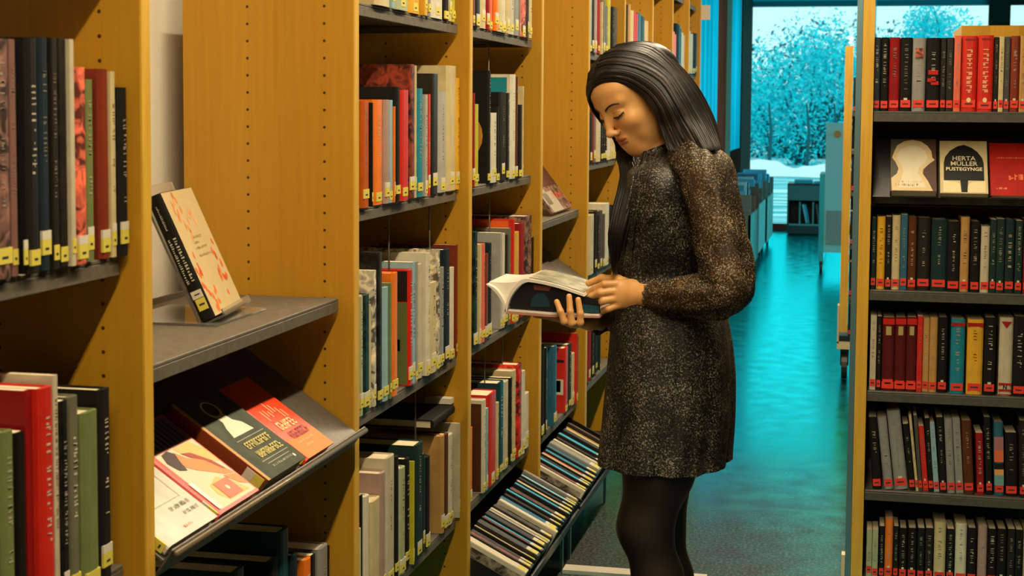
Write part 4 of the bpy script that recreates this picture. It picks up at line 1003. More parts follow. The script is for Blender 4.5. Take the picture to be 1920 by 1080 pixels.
# ---------------------------------------------------------------- the reader
def P(px, py, y): return Vector(at(px, py, 1, y))
class Field:
    """signed distance field on a rectilinear grid, turned into one continuous skin"""
    def __init__(s, xs, ys, zs):
        s.ax = [np.asarray(a, dtype=np.float32) for a in (xs, ys, zs)]
        s.f = np.full([len(a) for a in s.ax], .5, dtype=np.float32)
    def _sub(s, lo, hi):
        sl = tuple(slice(max(0, int(np.searchsorted(a, l)) - 1), min(len(a), int(np.searchsorted(a, h)) + 1)) for a, l, h in zip(s.ax, lo, hi))
        g = [a[q] for a, q in zip(s.ax, sl)]
        return sl, g[0][:, None, None], g[1][None, :, None], g[2][None, None, :]
    def _mix(s, sl, d, k, cut):
        a = s.f[sl]
        if cut: d = -d; h = np.clip(.5 - .5 * (d - a) / -k if False else .5 + .5 * (d - a) / k, 0, 1); s.f[sl] = a * (1 - h) + d * h + k * h * (1 - h)
        else: h = np.clip(.5 + .5 * (a - d) / k, 0, 1); s.f[sl] = a * (1 - h) + d * h - k * h * (1 - h)
    def ell(s, c, r, k=.01, R=None, cut=False):
        c = np.array(c); R = np.eye(3) if R is None else np.array(R); m = max(r) + k + .03
        sl, x, y, z = s._sub(c - m, c + m); x = x - c[0]; y = y - c[1]; z = z - c[2]
        q = [(R[i][0] * x + R[i][1] * y + R[i][2] * z) for i in range(3)]
        k0 = np.sqrt(sum((q[i] / r[i]) ** 2 for i in range(3))); k1 = np.sqrt(sum((q[i] / r[i] ** 2) ** 2 for i in range(3))) + 1e-6
        s._mix(sl, (k0 * (k0 - 1) / k1).astype(np.float32), k, cut)
    def cap(s, a, b, r0, r1, k=.01, cut=False):
        a = np.array(a); b = np.array(b); m = max(r0, r1) + k + .03
        sl, x, y, z = s._sub(np.minimum(a, b) - m, np.maximum(a, b) + m); v = b - a; L = v @ v + 1e-9
        t = np.clip(((x - a[0]) * v[0] + (y - a[1]) * v[1] + (z - a[2]) * v[2]) / L, 0, 1)
        d = np.sqrt((x - a[0] - v[0] * t) ** 2 + (y - a[1] - v[1] * t) ** 2 + (z - a[2] - v[2] * t) ** 2) - (r0 + (r1 - r0) * t)
        s._mix(sl, d.astype(np.float32), k, cut)
    def mesh(s, iso=0.0):
        f = s.f - iso; I = f < 0; nx, ny, nz = f.shape
        crn = [(a, b, c) for a in (0, 1) for b in (0, 1) for c in (0, 1)]
        cnt = np.zeros((nx - 1, ny - 1, nz - 1), np.int8)
        for a, b, c in crn: cnt += I[a:nx - 1 + a, b:ny - 1 + b, c:nz - 1 + c]
        ci = np.argwhere((cnt > 0) & (cnt < 8)); idx = np.full(cnt.shape, -1, np.int64); idx[tuple(ci.T)] = np.arange(len(ci))
        acc = np.zeros((len(ci), 3)); num = np.zeros(len(ci))
        for p in crn:
            for ax in range(3):
                if p[ax]: continue
                q = list(p); q[ax] = 1
                fa = f[ci[:, 0] + p[0], ci[:, 1] + p[1], ci[:, 2] + p[2]]; fb = f[ci[:, 0] + q[0], ci[:, 1] + q[1], ci[:, 2] + q[2]]
                m = (fa < 0) != (fb < 0); t = np.where(m, fa / np.where(fa == fb, 1, fa - fb), 0)
                pos = np.array(p, float)[None].repeat(len(ci), 0); pos[:, ax] += t
                acc[m] += pos[m]; num[m] += 1
        pt = ci + acc / num[:, None]
        V = np.stack([np.interp(pt[:, i], np.arange(len(s.ax[i])), s.ax[i]) for i in range(3)], 1)
        F = []
        for ax in range(3):
            u, v = [(1, 2), (2, 0), (0, 1)][ax]
            A = np.take(I, range(0, I.shape[ax] - 1), ax); B = np.take(I, range(1, I.shape[ax]), ax)
            e = np.argwhere(A != B); e = e[(e[:, u] > 0) & (e[:, v] > 0) & (e[:, u] < f.shape[u] - 1) & (e[:, v] < f.shape[v] - 1)]
            ins = A[tuple(e.T)]
            def cc(du, dv): w = e.copy(); w[:, u] -= du; w[:, v] -= dv; return idx[tuple(w.T)]
            q = np.stack([cc(1, 1), cc(0, 1), cc(0, 0), cc(1, 0)], 1); q[~ins] = q[~ins][:, ::-1]; F.append(q)
        F = np.concatenate(F); F = F[(F >= 0).all(1)]
        return V, F
def np_mesh(name, V, F, m, parent=None, origin=(0, 0, 0)):
    me = bpy.data.meshes.new(name); V = V - np.array(origin)
    me.vertices.add(len(V)); me.vertices.foreach_set('co', V.ravel())
    me.loops.add(F.size); me.loops.foreach_set('vertex_index', F.ravel().astype(np.int32))
    me.polygons.add(len(F)); me.polygons.foreach_set('loop_start', np.arange(0, F.size, 4, dtype=np.int32))
    me.update(calc_edges=True); me.validate()
    me.polygons.foreach_set('use_smooth', [True] * len(me.polygons)); me.materials.append(m)
    o = bpy.data.objects.new(name, me); COL.objects.link(o)
    if parent: o.parent = parent
    return o

# head frame: f forward, l her left (towards the camera), u up; bowed and turned to the book
psi, pit, rol = math.radians(47), math.radians(32), math.radians(9)
f0 = Vector((-math.cos(psi), -math.sin(psi), 0)); Zu = Vector((0, 0, 1))
hf = f0 * math.cos(pit) - Zu * math.sin(pit); hu = f0 * math.sin(pit) + Zu * math.cos(pit); hl = hu.cross(hf)
hu, hl = hu * math.cos(rol) - hl * math.sin(rol), hl * math.cos(rol) + hu * math.sin(rol)
HO = P(1189, 184, 3.56)
def Hd(f, l, u): return HO + hf * f + hl * l + hu * u
HR = [list(hf), list(hl), list(hu)]
ROOT = Vector((HO.x + .03, 3.55, 0))

zs = np.concatenate([np.arange(-.01, .90, .009), np.arange(.90, 1.09, .0026), np.arange(1.09, 1.34, .007), np.arange(1.34, 1.60, .002)])
ca = P(985, 560, 3.5).x; cb = P(1420, 560, 3.4).x
FB = Field(np.arange(ca - .02, cb, .0024), np.arange(3.24, 3.86, .0024), zs)
E_, C_ = FB.ell, FB.cap
# torso, neck
E_(P(1250, 400, 3.57), (.10, .15, .13), .04); E_(P(1248, 520, 3.57), (.085, .12, .12), .05); E_(P(1256, 640, 3.57), (.105, .155, .11), .05)
C_(P(1262, 332, 3.47), P(1262, 332, 3.67), .036, .036, .04)
NB = P(1252, 300, 3.57); C_(Hd(-.030, 0, -.055), NB, .044, .043, .02); C_(NB, P(1255, 345, 3.57), .043, .07, .02)
# head
def H(c, r, k, cut=False): E_(Hd(*c), r, k, HR, cut)
def HC(a, b, r0, r1, k, cut=False): C_(Hd(*a), Hd(*b), r0, r1, k, cut)
H((-.014, 0, .032), (.097, .074, .086), .02); H((.030, 0, -.018), (.056, .059, .086), .03); H((.038, 0, .052), (.050, .060, .046), .02)
H((.060, 0, -.097), (.022, .023, .017), .026); H((.064, 0, -.068), (.026, .032, .030), .02)
for s_ in (1, -1): H((.026, s_ * .040, -.052), (.042, .022, .038), .02)
for s_ in (1, -1):
    HC((-.005, s_ * .050, -.052), (.050, s_ * .018, -.098), .017, .013, .028)
    H((.056, s_ * .040, -.024), (.024, .021, .019), .022); HC((.080, s_ * .010, .026), (.066, s_ * .044, .027), .008, .007, .016)
    H((.100, s_ * .031, .006), (.014, .016, .010), .014, True)
    H((.071, s_ * .0315, .0015), (.0135, .0155, .0120), .004)
    H((-.010, s_ * .074, -.006), (.017, .007, .029), .006)
HC((.088, 0, .012), (.103, 0, -.028), .0068, .0088, .012); H((.1055, 0, -.0325), (.0098, .0095, .0088), .007)
for s_ in (1, -1): H((.0965, s_ * .0115, -.036), (.009, .0062, .0068), .005); H((.099, s_ * .0062, -.0435), (.0045, .0028, .0026), .002, True)
H((.0862, 0, -.0570), (.0068, .0205, .0045), .006); H((.0848, 0, -.0665), (.0072, .0170, .0055), .006)
H((.0928, 0, -.0617), (.0058, .0200, .0011), .0022, True)
# arms
NS, NE, NW = P(1312, 342, 3.41), P(1372, 540, 3.345), P(1222, 556, 3.42)
C_(NS, NE, .036, .034, .03); C_(NE, P(1290, 550, 3.37), .037, .034, .02); C_(P(1290, 550, 3.37), NW, .034, .0235, .02)
FS, FE, FW = P(1285, 345, 3.72), P(1290, 560, 3.74), P(1132, 600, 3.60)
C_(FS, FE, .036, .033, .03); C_(FE, FW, .035, .023, .02)
# near (left) hand: back of the hand to the camera, fingers pinching the page, thumb on top
y_ = 3.435
E_(P(1180, 551, y_), (.037, .016, .034), .014); C_(NW, P(1195, 553, y_), .0235, .024, .02)
E_(P(1160, 553, y_ - .002), (.020, .015, .031), .012)
def finger(pts, r0, r1, k=.0035):
    n = len(pts) - 1
    for i in range(n): C_(pts[i], pts[i + 1], r0 + (r1 - r0) * i / n, r0 + (r1 - r0) * (i + 1) / n, k)
finger([P(1156, 532, y_ - .006), P(1134, 533, y_ - .014), P(1117, 540, y_ + .000), P(1103, 548, y_ + .020)], .0094, .0070)
finger([P(1150, 546, y_ - .010), P(1126, 549, y_ - .018), P(1110, 556, y_ - .002), P(1104, 560, y_ + .020)], .0097, .0072)
finger([P(1152, 560, y_ - .010), P(1131, 564, y_ - .017), P(1119, 571, y_ + .000), P(1116, 573, y_ + .022)], .0094, .0070)
finger([P(1158, 573, y_ - .006), P(1141, 579, y_ - .012), P(1131, 583, y_ + .002), P(1130, 583, y_ + .020)], .0084, .0062)
finger([P(1190, 535, y_ + .010), P(1158, 524, y_ + .016), P(1128, 522, y_ + .024), P(1104, 531, y_ + .034)], .0115, .0078, .006)
# far (right) hand: palm up under the book, fingers coming up over its near cover
yf_ = 3.475
E_(P(1093, 603, yf_ + .035), (.034, .030, .014), .014); C_(FW, P(1108, 603, yf_ + .05), .022, .020, .02)
def dist(a, b): return (Vector(a) - Vector(b)).length
BK = 3.405      # near face of the open book
finger([P(1090, 606, yf_ + .01), P(1088, 605, BK - .012), P(1088, 588, BK - .014), P(1084, 562, BK - .010)], .0090, .0066)
finger([P(1080, 608, yf_ + .01), P(1072, 606, BK - .014), P(1069, 584, BK - .016), P(1067, 556, BK - .010)], .0094, .0068)
finger([P(1072, 608, yf_ + .01), P(1058, 603, BK - .012), P(1051, 584, BK - .014), P(1044, 566, BK - .009)], .0090, .0066)
finger([P(1078, 606, yf_ + .03), P(1056, 600, yf_ + .0), P(1040, 594, yf_ - .02), P(1022, 590, yf_ - .035)], .0084, .0060)
finger([P(1082, 604, yf_ + .05), P(1058, 600, yf_ + .05), P(1036, 594, yf_ + .03), P(1004, 590, yf_ + .01)], .0105, .0078, .006)
# legs
def PZ(px, z, y):
    a = at(px, 300, 1, y); b = at(px, 1300, 1, y); t = (z - a[2]) / (b[2] - a[2]); return Vector(a + (b - a) * t)
KN, KF = P(1209, 988, 3.46), P(1236, 985, 3.65)
C_(P(1250, 690, 3.47), P(1236, 880, 3.465), .085, .074, .03); C_(P(1236, 880, 3.465), KN, .074, .058, .03)
C_(KN, P(1232, 1075, 3.465), .055, .052, .03); C_(P(1234, 1085, 3.47), PZ(1285, .10, 3.47), .052, .034, .03)
C_(P(1262, 690, 3.66), KF, .085, .056, .03); C_(KF, P(1254, 1075, 3.65), .052, .050, .03); C_(P(1256, 1085, 3.65), PZ(1300, .10, 3.65), .050, .034, .03)
AN, AF = PZ(1285, .10, 3.47), PZ(1300, .10, 3.65)
for A_ in (AN, AF):
    C_(A_, A_ + Vector((.02, 0, -.05)), .036, .034, .02); C_(A_ + Vector((.02, 0, -.055)), A_ + Vector((-.15, 0, -.068)), .034, .024, .02)
V, Fq = FB.mesh()
def skin_mat():
    m = mat('skin', (.60, .33, .17), .42, spec=.45); b = bsdf(m)
    b.inputs['Subsurface Weight'].default_value = .18; b.inputs['Subsurface Radius'].default_value = (1.0, .35, .15); b.inputs['Subsurface Scale'].default_value = .008
    a = N(m, 'ShaderNodeVertexColor', layer_name='tint'); LK(m, a.outputs[0], b.inputs['Base Color'])
    return m
M_SKIN = skin_mat()
person = empty('person', ROOT, 0, 'person with long black hair in a dark speckled dress, standing and reading an open book', 'person')
body = np_mesh('body', V, Fq, M_SKIN, person, ROOT)
# skin tints: warm base, rosier lips and cheeks
rel = V - np.array(HO); lf, ll, lu = rel @ np.array(hf), rel @ np.array(hl), rel @ np.array(hu)
base = np.array([.72, .38, .13]); colr = np.tile(base, (len(V), 1))
def blend(mask, c): colr[:] = colr * (1 - mask[:, None]) + np.array(c) * mask[:, None]
def gs(a, b, c, ra, rb, rc): return np.exp(-(((lf - a) / ra) ** 2 + ((ll - b) / rb) ** 2 + ((lu - c) / rc) ** 2) ** 2)
for s_ in (1, -1): blend(gs(.07, s_ * .045, -.03, .03, .018, .016) * .22, (.62, .20, .08))
lipw = 1 - np.clip(np.abs(ll) / .0215, 0, 1) ** 2
up_ = np.clip(1.6 - np.abs((lu + .0575) / (.0047 * np.sqrt(lipw) + 1e-5)) * 1.2, 0, 1); lo_ = np.clip(1.6 - np.abs((lu + .0668) / (.0056 * np.sqrt(lipw) + 1e-5)) * 1.2, 0, 1)
blend(np.clip(np.maximum(up_, lo_), 0, 1) * (lf > .072) * (np.abs(ll) < .022), (.34, .075, .040))
ca_ = body.data.color_attributes.new('tint', 'FLOAT_COLOR', 'POINT')
ca_.data.foreach_set('color', np.concatenate([colr, np.ones((len(V), 1))], 1).astype(np.float32).ravel())
from mathutils.bvhtree import BVHTree
hm = (lf > -.02) & (np.abs(ll) < .09) & (lu > -.14)
bv = BVHTree.FromPolygons([tuple(v) for v in V], [tuple(q) for q in Fq[hm[Fq].all(1)]])
def face_pt(l, u, off=.0):
    h = bv.ray_cast(Hd(.2, l, u), -hf); return (h[0] + hf * off) if h[0] is not None else Hd(.08, l, u)
M_HAIRD = mat('brow_and_lash_hair', (.012, .009, .007), .6)
def shift(pts): return [Vector(p) - ROOT for p in pts]
for s_ in (1, -1):
    pts = [face_pt(s_ * (.012 + .038 * t), .021 + .0105 * math.sin(math.pi * min(1, t * 1.05) * .62) - .004 * t * t * 1.6, .0004) for t in np.linspace(0, 1, 12)]
    MB().tube(shift(pts), [(.0036 * (1 - .70 * t), .0012) for t in np.linspace(0, 1, 12)], 6).build('eyebrow', M_HAIRD, person, smooth=True)
    pts = [face_pt(s_ * (.0165 + .0310 * t), -.0030 - .0035 * math.sin(math.pi * t) + .0045 * t, .0004) for t in np.linspace(0, 1, 12)]
    m = MB().tube(shift(pts), [(.0010 + .0020 * math.sin(math.pi * min(1, t * .8 + .1)), .0013) for t in np.linspace(0, 1, 12)], 6)
    for j, p in enumerate(pts[2:]): m.tube(shift([p, p + hf * .005 - hu * .005 + hl * s_ * .0022 * (j / 5)]), [.0008, .0003], 4)
    m.build('eyelashes', M_HAIRD, person, smooth=True)
    pts = [face_pt(s_ * (.020 + .023 * t), .0065 + .0022 * math.sin(math.pi * t), .0002) for t in np.linspace(0, 1, 8)]
    MB().tube(shift(pts), .0006, 5).build('lid_crease', mat('lid_crease', (.30, .13, .06), .6), person, smooth=True)
# finger nails of the near hand's thumb
# ---- tights: the leg surface a little larger
lg = Field(FB.ax[0], FB.ax[1], FB.ax[2][FB.ax[2] < .80]); lg.f = FB.f[:, :, :len(lg.ax[2])].copy()
TV, TF = lg.mesh(.0022)
def tights_mat():
    m = mat('black_sheer_tights', (.012, .010, .009), .45, spec=.5)
    lw = N(m, 'ShaderNodeLayerWeight'); lw.inputs[0].default_value = .35
    r = ramp(m, [(0, (.026, .015, .009)), (.4, (.010, .008, .006)), (1, (.004, .004, .004))]); LK(m, lw.outputs['Facing'], r.inputs[0]); LK(m, r.outputs[0], bsdf(m).inputs['Base Color'])
    return m
np_mesh('tights', TV, TF, tights_mat(), person, ROOT)
for A_ in (AN, AF):
    m = MB().tube(shift([A_ + Vector((.065, 0, -.045)), A_ + Vector((.03, 0, -.055)), A_ + Vector((-.06, 0, -.062)), A_ + Vector((-.15, 0, -.070)), A_ + Vector((-.195, 0, -.074))]),
                  [(.030, .030), (.046, .040), (.036, .042), (.026, .044), (.010, .02)], 16)
    m.build('shoe', mat('black_leather_shoe', (.012, .011, .010), .35), person, smooth=True)

# ---- dress
def dress_mat(name, base, spk, lo=.50, hi=.60, scale=1.0, alpha=1.0, big=.5):
    m = mat(name, base, .55, spec=.35)
    t = N(m, 'ShaderNodeTexCoord'); n = N(m, 'ShaderNodeTexNoise'); n.inputs['Scale'].default_value = 210 * scale; n.inputs['Detail'].default_value = 2; n.inputs['Roughness'].default_value = .6
    LK(m, t.outputs['Object'], n.inputs['Vector'])
    n2 = N(m, 'ShaderNodeTexNoise'); n2.inputs['Scale'].default_value = 14; n2.inputs['Detail'].default_value = 2; LK(m, t.outputs['Object'], n2.inputs['Vector'])
    v = math_(m, 'ADD', n.outputs[0], math_(m, 'MULTIPLY', math_(m, 'SUBTRACT', n2.outputs[0], .5), .30))
    r = ramp(m, [(lo - .10, base), (lo, tuple(b * .6 + s * .12 for b, s in zip(base, spk))), (hi, tuple(s * .55 for s in spk)), (hi + .10, spk)])
    LK(m, v, r.inputs[0]); LK(m, r.outputs[0], bsdf(m).inputs['Base Color'])
    bn = N(m, 'ShaderNodeBump'); bn.inputs['Strength'].default_value = .35; bn.inputs['Distance'].default_value = .0015; LK(m, n.outputs[0], bn.inputs['Height']); LK(m, bn.outputs[0], bsdf(m).inputs['Normal'])
    if alpha < 1:
        out = m.node_tree.nodes['Material Output']; tr = N(m, 'ShaderNodeBsdfTransparent'); mx = N(m, 'ShaderNodeMixShader')
        fr = ramp(m, [(lo - .05, (alpha * .72,) * 3), (hi, (1, 1, 1))]); LK(m, v, fr.inputs[0]); LK(m, fr.outputs[0], mx.inputs[0]); LK(m, tr.outputs[0], mx.inputs[1]); LK(m, bsdf(m).outputs[0], mx.inputs[2]); LK(m, mx.outputs[0], out.inputs[0])
    return m
M_DRESS = dress_mat('black_dress_fabric_gold_specks', (.0035, .0035, .003), (.36, .32, .23), lo=.575, hi=.65, scale=1.35)
M_SHEER = dress_mat('sheer_black_sleeve_gold_specks', (.016, .009, .004), (.36, .26, .14), lo=.55, hi=.64, scale=1.3, alpha=.80)
rings = [(276, 1204, 1260, 3.568, .053), (283, 1203, 1262, 3.568, .054), (289, 1201, 1268, 3.57, .060), (295, 1197, 1280, 3.57, .078), (303, 1192, 1302, 3.57, .115), (316, 1186, 1322, 3.57, .160), (338, 1178, 1336, 3.57, .178),
         (372, 1168, 1340, 3.57, .178), (405, 1160, 1336, 3.57, .174), (440, 1154, 1332, 3.57, .166), (468, 1152, 1328, 3.57, .156), (490, 1151, 1325, 3.57, .146), (508, 1153, 1326, 3.57, .143),
         (530, 1152, 1334, 3.57, .152), (570, 1150, 1354, 3.57, .168), (620, 1149, 1366, 3.57, .180), (680, 1144, 1373, 3.57, .188), (740, 1139, 1374, 3.57, .195), (800, 1134, 1371, 3.57, .202), (838, 1129, 1367, 3.57, .206), (856, 1127, 1366, 3.57, .208)]
def catmull(vals, n):
    out = []; a = np.array(vals, float)
    for t in np.linspace(0, len(a) - 1, n):
        i = min(int(t), len(a) - 2); u = t - i; p0, p1, p2, p3 = a[max(i - 1, 0)], a[i], a[i + 1], a[min(i + 2, len(a) - 1)]
        out.append(.5 * ((2 * p1) + (-p0 + p2) * u + (2 * p0 - 5 * p1 + 4 * p2 - p3) * u * u + (-p0 + 3 * p1 - 3 * p2 + p3) * u ** 3))
    return np.array(out)
from mathutils import noise as mnoise
NR, NA = 150, 180
rr_ = catmull(rings, NR); vs = []
for i, (py, L_x, R_x, yc, ry) in enumerate(rr_):
    a, b = P(L_x, py, yc), P(R_x, py, yc); c = (a + b) / 2; rx = (b - a).length / 2
    sk = max(0, (py - 510) / 346); wst = math.exp(-((py - 492) / 22) ** 2); ch = math.exp(-((py - 400) / 60) ** 2)
    for j in range(NA):
        th = 2 * math.pi * j / NA; cx_, sy_ = math.cos(th), math.sin(th)
        nn = mnoise.noise(Vector((cx_ * 2.6, sy_ * 2.6, py * .004 + 3))) ; n2 = mnoise.noise(Vector((cx_ * 6, sy_ * 6, py * .003)))
        fold = sk * (.035 * math.sin(th * 9 + nn * 4) + .030 * nn + .02 * math.sin(th * 17 + 3 * n2)) * .9
        fold += wst * .03 * math.sin(th * 46 + nn * 5) + ch * .030 * mnoise.noise(Vector((cx_ * 3 + py * .02, sy_ * 3, py * .03)))
        e_ = 2.0 + .35 * min(1, sk * 3 + max(0, (340 - py) / 40)); k_ = 1 / (abs(cx_) ** e_ + abs(sy_) ** e_) ** (1 / e_)
        # bust towards -x
        bust = .05 * max(0, -cx_) ** 2 * math.exp(-((py - 425) / 36) ** 2) * abs(math.sin(th)) ** .5
        zz = c.z + .42 * max(0, 1 - (py - 276) / 45) * rx * cx_
        vs.append(Vector((c.x + rx * cx_ * k_ * (1 + fold + bust), yc + ry * sy_ * k_ * (1 + fold), zz)) - ROOT)
fs = [(i * NA + j, (i + 1) * NA + j, (i + 1) * NA + (j + 1) % NA, i * NA + (j + 1) % NA) for i in range(NR - 1) for j in range(NA)]
dress = MB().add(vs, fs).build('dress', M_DRESS, person, smooth=True)
so = dress.modifiers.new('s', 'SOLIDIFY'); so.thickness = .0022; so.offset = 1
def cloth_tube(name, pts, m, parent, amp=.06, n=72, na=56, cuff=None, seed=0):
    pp = catmull([list(Vector(p[0])) + [p[1], p[2]] for p in pts], n); vs = []; up = Vector((0, 1, 0))
    for i, q in enumerate(pp):
        p = Vector(q[:3]); d = (Vector(pp[min(i + 1, n - 1)][:3]) - Vector(pp[max(i - 1, 0)][:3])).normalized()
        u = (up - d * up.dot(d)).normalized(); w = d.cross(u); up = u
        for j in range(na):
            a = 2 * math.pi * j / na; c, s = math.cos(a), math.sin(a)
            nn = mnoise.noise(Vector((c * 1.8 + seed, s * 1.8, i * .09))) + .6 * mnoise.noise(Vector((c * 3.5, s * 3.5 + seed, i * .25)))
            g = 0
            if cuff and i > n * cuff: g = .10 * math.sin(a * 15) * ((i / n - cuff) / (1 - cuff)) 
            k = 1 + amp * 1.6 * nn + g
            vs.append(p + u * (c * q[3] * k) + w * (s * q[4] * k) - ROOT)
    fs = [(i * na + j, i * na + (j + 1) % na, (i + 1) * na + (j + 1) % na, (i + 1) * na + j) for i in range(n - 1) for j in range(na)]
    o = MB().add(vs, fs).build(name, m, parent, smooth=True)
    so = o.modifiers.new('s', 'SOLIDIFY'); so.thickness = .0012
    return o
cloth_tube('sleeve', [(P(1268, 306, 3.51), .030, .040), (P(1284, 305, 3.48), .044, .050), (P(1302, 310, 3.445), .056, .058), (P(1322, 332, 3.41), .062, .060), (P(1335, 380, 3.385), .056, .062), (P(1348, 440, 3.37), .055, .062), (P(1360, 500, 3.355), .056, .063), (P(1364, 535, 3.35), .058, .062),
    (P(1342, 552, 3.352), .056, .054), (P(1305, 556, 3.365), .050, .046), (P(1270, 559, 3.385), .044, .040), (P(1243, 559, 3.405), .040, .037), (P(1230, 557, 3.418), .035, .033), (P(1221, 556, 3.424), .038, .037)], M_SHEER, dress, .10, 110, 64, cuff=.93, seed=3)
cloth_tube('sleeve', [(P(1275, 310, 3.68), .05, .05), (P(1292, 380, 3.73), .055, .055), (P(1298, 470, 3.745), .052, .055), (P(1288, 555, 3.74), .052, .055), (P(1235, 588, 3.70), .045, .045), (P(1170, 600, 3.64), .036, .036), (P(1138, 601, 3.61), .026, .026), (P(1122, 601, 3.595), .034, .034)],
           mat('black_sleeve_cloth', (.006, .006, .006), .7), dress, .09, 90, 48, cuff=.93, seed=8)
# collar band, tie ribbons, button line
for k, (a, b, c, d, yy) in enumerate(((1203, 1183, 1172, 1166, 3.425), (1212, 1200, 1192, 1186, 3.415))):
    MB().tube(shift([P(a + 2, 290, 3.495), P(b + 6, 330, yy + .01), P(b, 365, yy - .008), P(c, 410, yy - .012), P(d, 470, yy - .004)]), [(.006, .002)] * 5, 8).build('neck_tie', M_DRESS, dress, smooth=True)
MB().tube(shift([P(1226, 572, 3.415), P(1222, 578, 3.415), P(1212, 572, 3.41)]), [.003, .004, .003], 8).build('bracelet', mat('silver_bracelet', (.6, .55, .45), .25, .9), person, smooth=True)

# ---- hair: long black locks from the parting
def hair_mat():
    m = mat('black_hair', (.010, .008, .007), .42, spec=.22)
    t = N(m, 'ShaderNodeNewGeometry'); r = ramp(m, [(0, (.003, .003, .003)), (.7, (.008, .0065, .0055)), (1, (.026, .018, .013))]); LK(m, t.outputs['Random Per Island'], r.inputs[0]); LK(m, r.outputs[0], bsdf(m).inputs['Base Color'])
    bsdf(m).inputs['Anisotropic'].default_value = .4
    return m
M_HAIR = hair_mat()
HRD = random.Random(4)
def hp(*p): return Hd(*p)
def interp(A, B, t): return [a.lerp(b, t) for a, b in zip(A, B)]
def lock(mb, pts, r, seed):
    q = catmull([list(p) for p in pts], 22); R = random.Random(seed); ph = R.uniform(0, 6.28); am = R.uniform(.0003, .0012)
    pp = [Vector(v) + Vector((math.sin(i * .3 + ph), math.cos(i * .24 + ph), 0)) * am * (i / 22) for i, v in enumerate(q)]
    rad = [(r * (.55 + .45 * math.sin(math.pi * min(1, i / 9) / 2)) * (1 if i < 17 else (22 - i) / 5.5), r * .55 * (1 if i < 17 else (22 - i) / 5.5)) for i in range(22)]
    mb.tube(shift(pp), rad, 6)
hm_ = MB()
# near side, front to back
near = [
 [hp(.082, .003, .079), hp(.068, .034, .080), hp(.044, .062, .056), P(1206, 178, 3.478), P(1227, 205, 3.466), P(1238, 235, 3.47), P(1246, 262, 3.455), P(1255, 284, 3.43)],
 [hp(.070, .003, .092), hp(.058, .042, .096), hp(.028, .074, .066), P(1222, 165, 3.470), P(1249, 200, 3.455), P(1266, 235, 3.455), P(1280, 262, 3.435), P(1292, 286, 3.41)],
 [hp(.045, .003, .112), hp(.034, .048, .108), hp(.004, .084, .072), P(1240, 150, 3.475), P(1268, 190, 3.455), P(1290, 228, 3.45), P(1308, 258, 3.42), P(1322, 283, 3.39)],
 [hp(.010, .003, .124), hp(-.004, .048, .116), hp(-.034, .078, .080), P(1257, 140, 3.505), P(1285, 178, 3.485), P(1308, 218, 3.475), P(1328, 252, 3.44), P(1343, 280, 3.40)],
 [hp(-.030, .003, .122), hp(-.042, .044, .110), hp(-.074, .062, .076), P(1266, 130, 3.545), P(1296, 168, 3.535), P(1320, 208, 3.53), P(1338, 245, 3.50), P(1352, 281, 3.46)],
 [hp(-.066, .003, .106), hp(-.078, .028, .094), hp(-.100, .034, .064), P(1272, 126, 3.60), P(1302, 162, 3.60), P(1324, 200, 3.60), P(1342, 245, 3.60), P(1352, 320, 3.60)],
 [hp(-.090, .000, .082), hp(-.100, .010, .070), hp(-.112, .012, .045), P(1270, 130, 3.64), P(1300, 164, 3.65), P(1322, 204, 3.65), P(1338, 250, 3.65), P(1348, 320, 3.64)]]
for g in range(len(near) - 1):
    for k in range(46):
        t = (k + HRD.random()) / 46; A = interp(near[g], near[g + 1], t); j = HRD.uniform(-.001, .0035)
        A = [p + (p - HO).normalized() * j for p in A]; lock(hm_, A, HRD.uniform(.0030, .0058), g * 100 + k)
# far side, falling in front of the far shoulder
far = [
 [hp(.083, .000, .078), hp(.090, -.026, .060), hp(.082, -.052, .026), hp(.066, -.070, -.020), hp(.060, -.072, -.070), P(1157, 292, 3.64), P(1166, 330, 3.52), P(1150, 400, 3.43), P(1142, 450, 3.41), P(1148, 505, 3.42)],
 [hp(.074, .000, .088), hp(.078, -.036, .074), hp(.066, -.064, .038), hp(.050, -.080, -.015), hp(.044, -.082, -.070), P(1166, 296, 3.62), P(1176, 335, 3.50), P(1162, 400, 3.42), P(1152, 450, 3.40), P(1150, 512, 3.42)],
 [hp(.045, .000, .112), hp(.044, -.048, .098), hp(.024, -.078, .050), hp(.004, -.090, -.010), hp(.004, -.086, -.075), P(1186, 300, 3.60), P(1192, 335, 3.48), P(1178, 400, 3.415), P(1166, 450, 3.40), P(1156, 505, 3.42)],
 [hp(.010, .000, .124), hp(-.002, -.050, .112), hp(-.040, -.080, .062), hp(-.070, -.080, .0), hp(-.080, -.070, -.06), P(1270, 260, 3.66), P(1290, 300, 3.70), P(1300, 360, 3.74), P(1302, 380, 3.74), P(1305, 400, 3.74)],
 [hp(-.090, .000, .082), hp(-.098, -.026, .070), hp(-.112, -.030, .048), hp(-.128, -.026, .002), hp(-.130, -.016, -.042), P(1318, 230, 3.62), P(1335, 270, 3.66), P(1340, 320, 3.68), P(1340, 350, 3.68), P(1340, 380, 3.68)]]
for g in range(len(far) - 1):
    if g == 2: 
        cnt = 30
    cnt = {0: 40, 1: 40, 2: 30, 3: 36}[g]
    for k in range(cnt):
        t = (k + HRD.random()) / cnt; A = interp(far[g], far[g + 1], t)
        if g == 2 and .15 < t < .85: A = A[:5]
        lock(hm_, A, HRD.uniform(.0032, .0060), 900 + g * 100 + k)
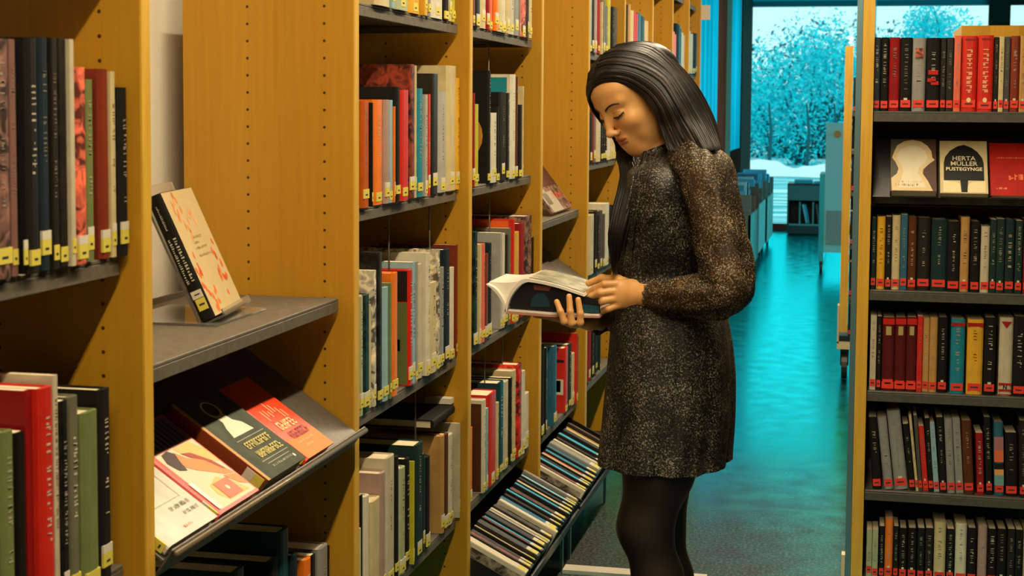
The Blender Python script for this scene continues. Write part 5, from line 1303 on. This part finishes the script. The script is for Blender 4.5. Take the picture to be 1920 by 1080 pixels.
# scalp cap under the locks
cap_ = MB(); ns = 28
vs = []
for i in range(ns + 1):
    for j in range(36):
        th = math.pi * .60 * i / ns; ph = 2 * math.pi * j / 36
        c = (math.sin(th) * math.cos(ph), math.sin(th) * math.sin(ph), math.cos(th))
        vs.append(Hd(-.024 + .089 * c[0] - .035 * (i / ns), .077 * c[1], .034 + .083 * c[2]) - ROOT)
cap_.add(vs, [(i * 36 + j, (i + 1) * 36 + j, (i + 1) * 36 + (j + 1) % 36, i * 36 + (j + 1) % 36) for i in range(ns) for j in range(36)])
hair = hm_.build('hair', M_HAIR, person, smooth=True)
cap_.build('scalp_hair', M_HAIR, hair, smooth=True)

# ---- the open book in her hands
ob = empty('picture_book', P(1040, 586, 3.5), 0, 'open glossy picture book held in both hands of the reader', 'book')
OB = Vector(ob.location); ya, yb = BK, 3.60
def ext(name, poly, m, y0=ya, y1=yb, col=None, k=0):
    pts = [P(a, b, 3.46) for a, b in poly]
    mb = MB().prism([(p.x, p.z) for p in pts], 0, 1, f=lambda v: (v[0] - OB.x, (y0 if v[2] == 0 else y1) - OB.y, v[1] - OB.z))
    return mb.build(name, m, ob, color=col)
M_PG = mat('glossy_white_pages', (.74, .70, .60), .35)
def arc(pts, n=20): return [tuple(v) for v in catmull(pts, n)]
# lower cover and thin block of pages lying on it
ext('cover', [(958, 582), (1040, 588), (1133, 590), (1133, 587), (1040, 584.5), (960, 578)], M_COVER, ya - .004, yb + .004, hexlin('#b98a78'))
ext('page_block', [(962, 577.5), (1040, 584), (1131, 586.5), (1131, 584), (1040, 581), (963, 575)], M_PG)
# arched pages, held by the left hand
top = arc([(956, 578), (962, 552), (974, 532), (990, 519), (1012, 520), (1052, 529), (1100, 545)]); bot = [(x + 3, y + 6) for x, y in top]
ext('turned_pages', top + bot[::-1], M_PG)
# picture on the page below the arch (closes the block towards the camera)
inner = [(x + 4, y + 7) for x, y in top[2:]] + [(1130, 560), (1131, 583), (1040, 580.5), (966, 574)]
ext('picture_page', inner, M_PRINT, ya + .012, ya + .016, hexlin('#0d1214'))
ext('printed_shape', [(1020 + 18 * math.cos(a), 573 + 26 * math.sin(a) - 2) for a in np.linspace(math.pi, 2 * math.pi, 14)] , M_PRINT, ya + .010, ya + .012, hexlin('#123440'))
ext('printed_shape', [(1008, 530), (1042, 533), (1036, 542), (1009, 539)], M_PRINT, ya + .010, ya + .012, hexlin('#6a3a30'))
ext('printed_shape', [(1098, 566), (1128, 570), (1130, 582), (1100, 581)], M_PRINT, ya + .010, ya + .012, hexlin('#16404c'))
# left half: fan of pages curling down to the spine
lft = arc([(958, 579), (956, 562), (946, 544), (936, 534), (924, 528)], 14); lfb = arc([(958, 579), (962, 556), (975, 535), (990, 521)], 14)
ext('left_pages', lft + arc([(924, 525), (950, 527), (975, 525), (990, 520)], 8) + lfb[::-1], M_PG, ya + .02, yb)
ext('left_cover', lft + [(921, 528), (933, 537), (943, 548), (953, 564), (955, 580)], M_PG, ya, yb + .004)

M_PGPIC = noise_mat('printed_landscape_page', (.16, .17, .10), (.46, .44, .30), (1, 1, 1), 30, .4)
tp = [(x, y - 1.4) for x, y in top if x > 996]
o = ext('printed_page', tp + [(x, y + 1.0) for x, y in tp][::-1], M_PGPIC, ya + .012, yb - .002)
ext('printed_shape', [(1066 + 22 * math.cos(a), 560 + 17 * math.sin(a)) for a in np.linspace(0, 2 * math.pi, 16)[:-1]], M_PRINT, ya + .0085, ya + .010, hexlin('#08090b'))
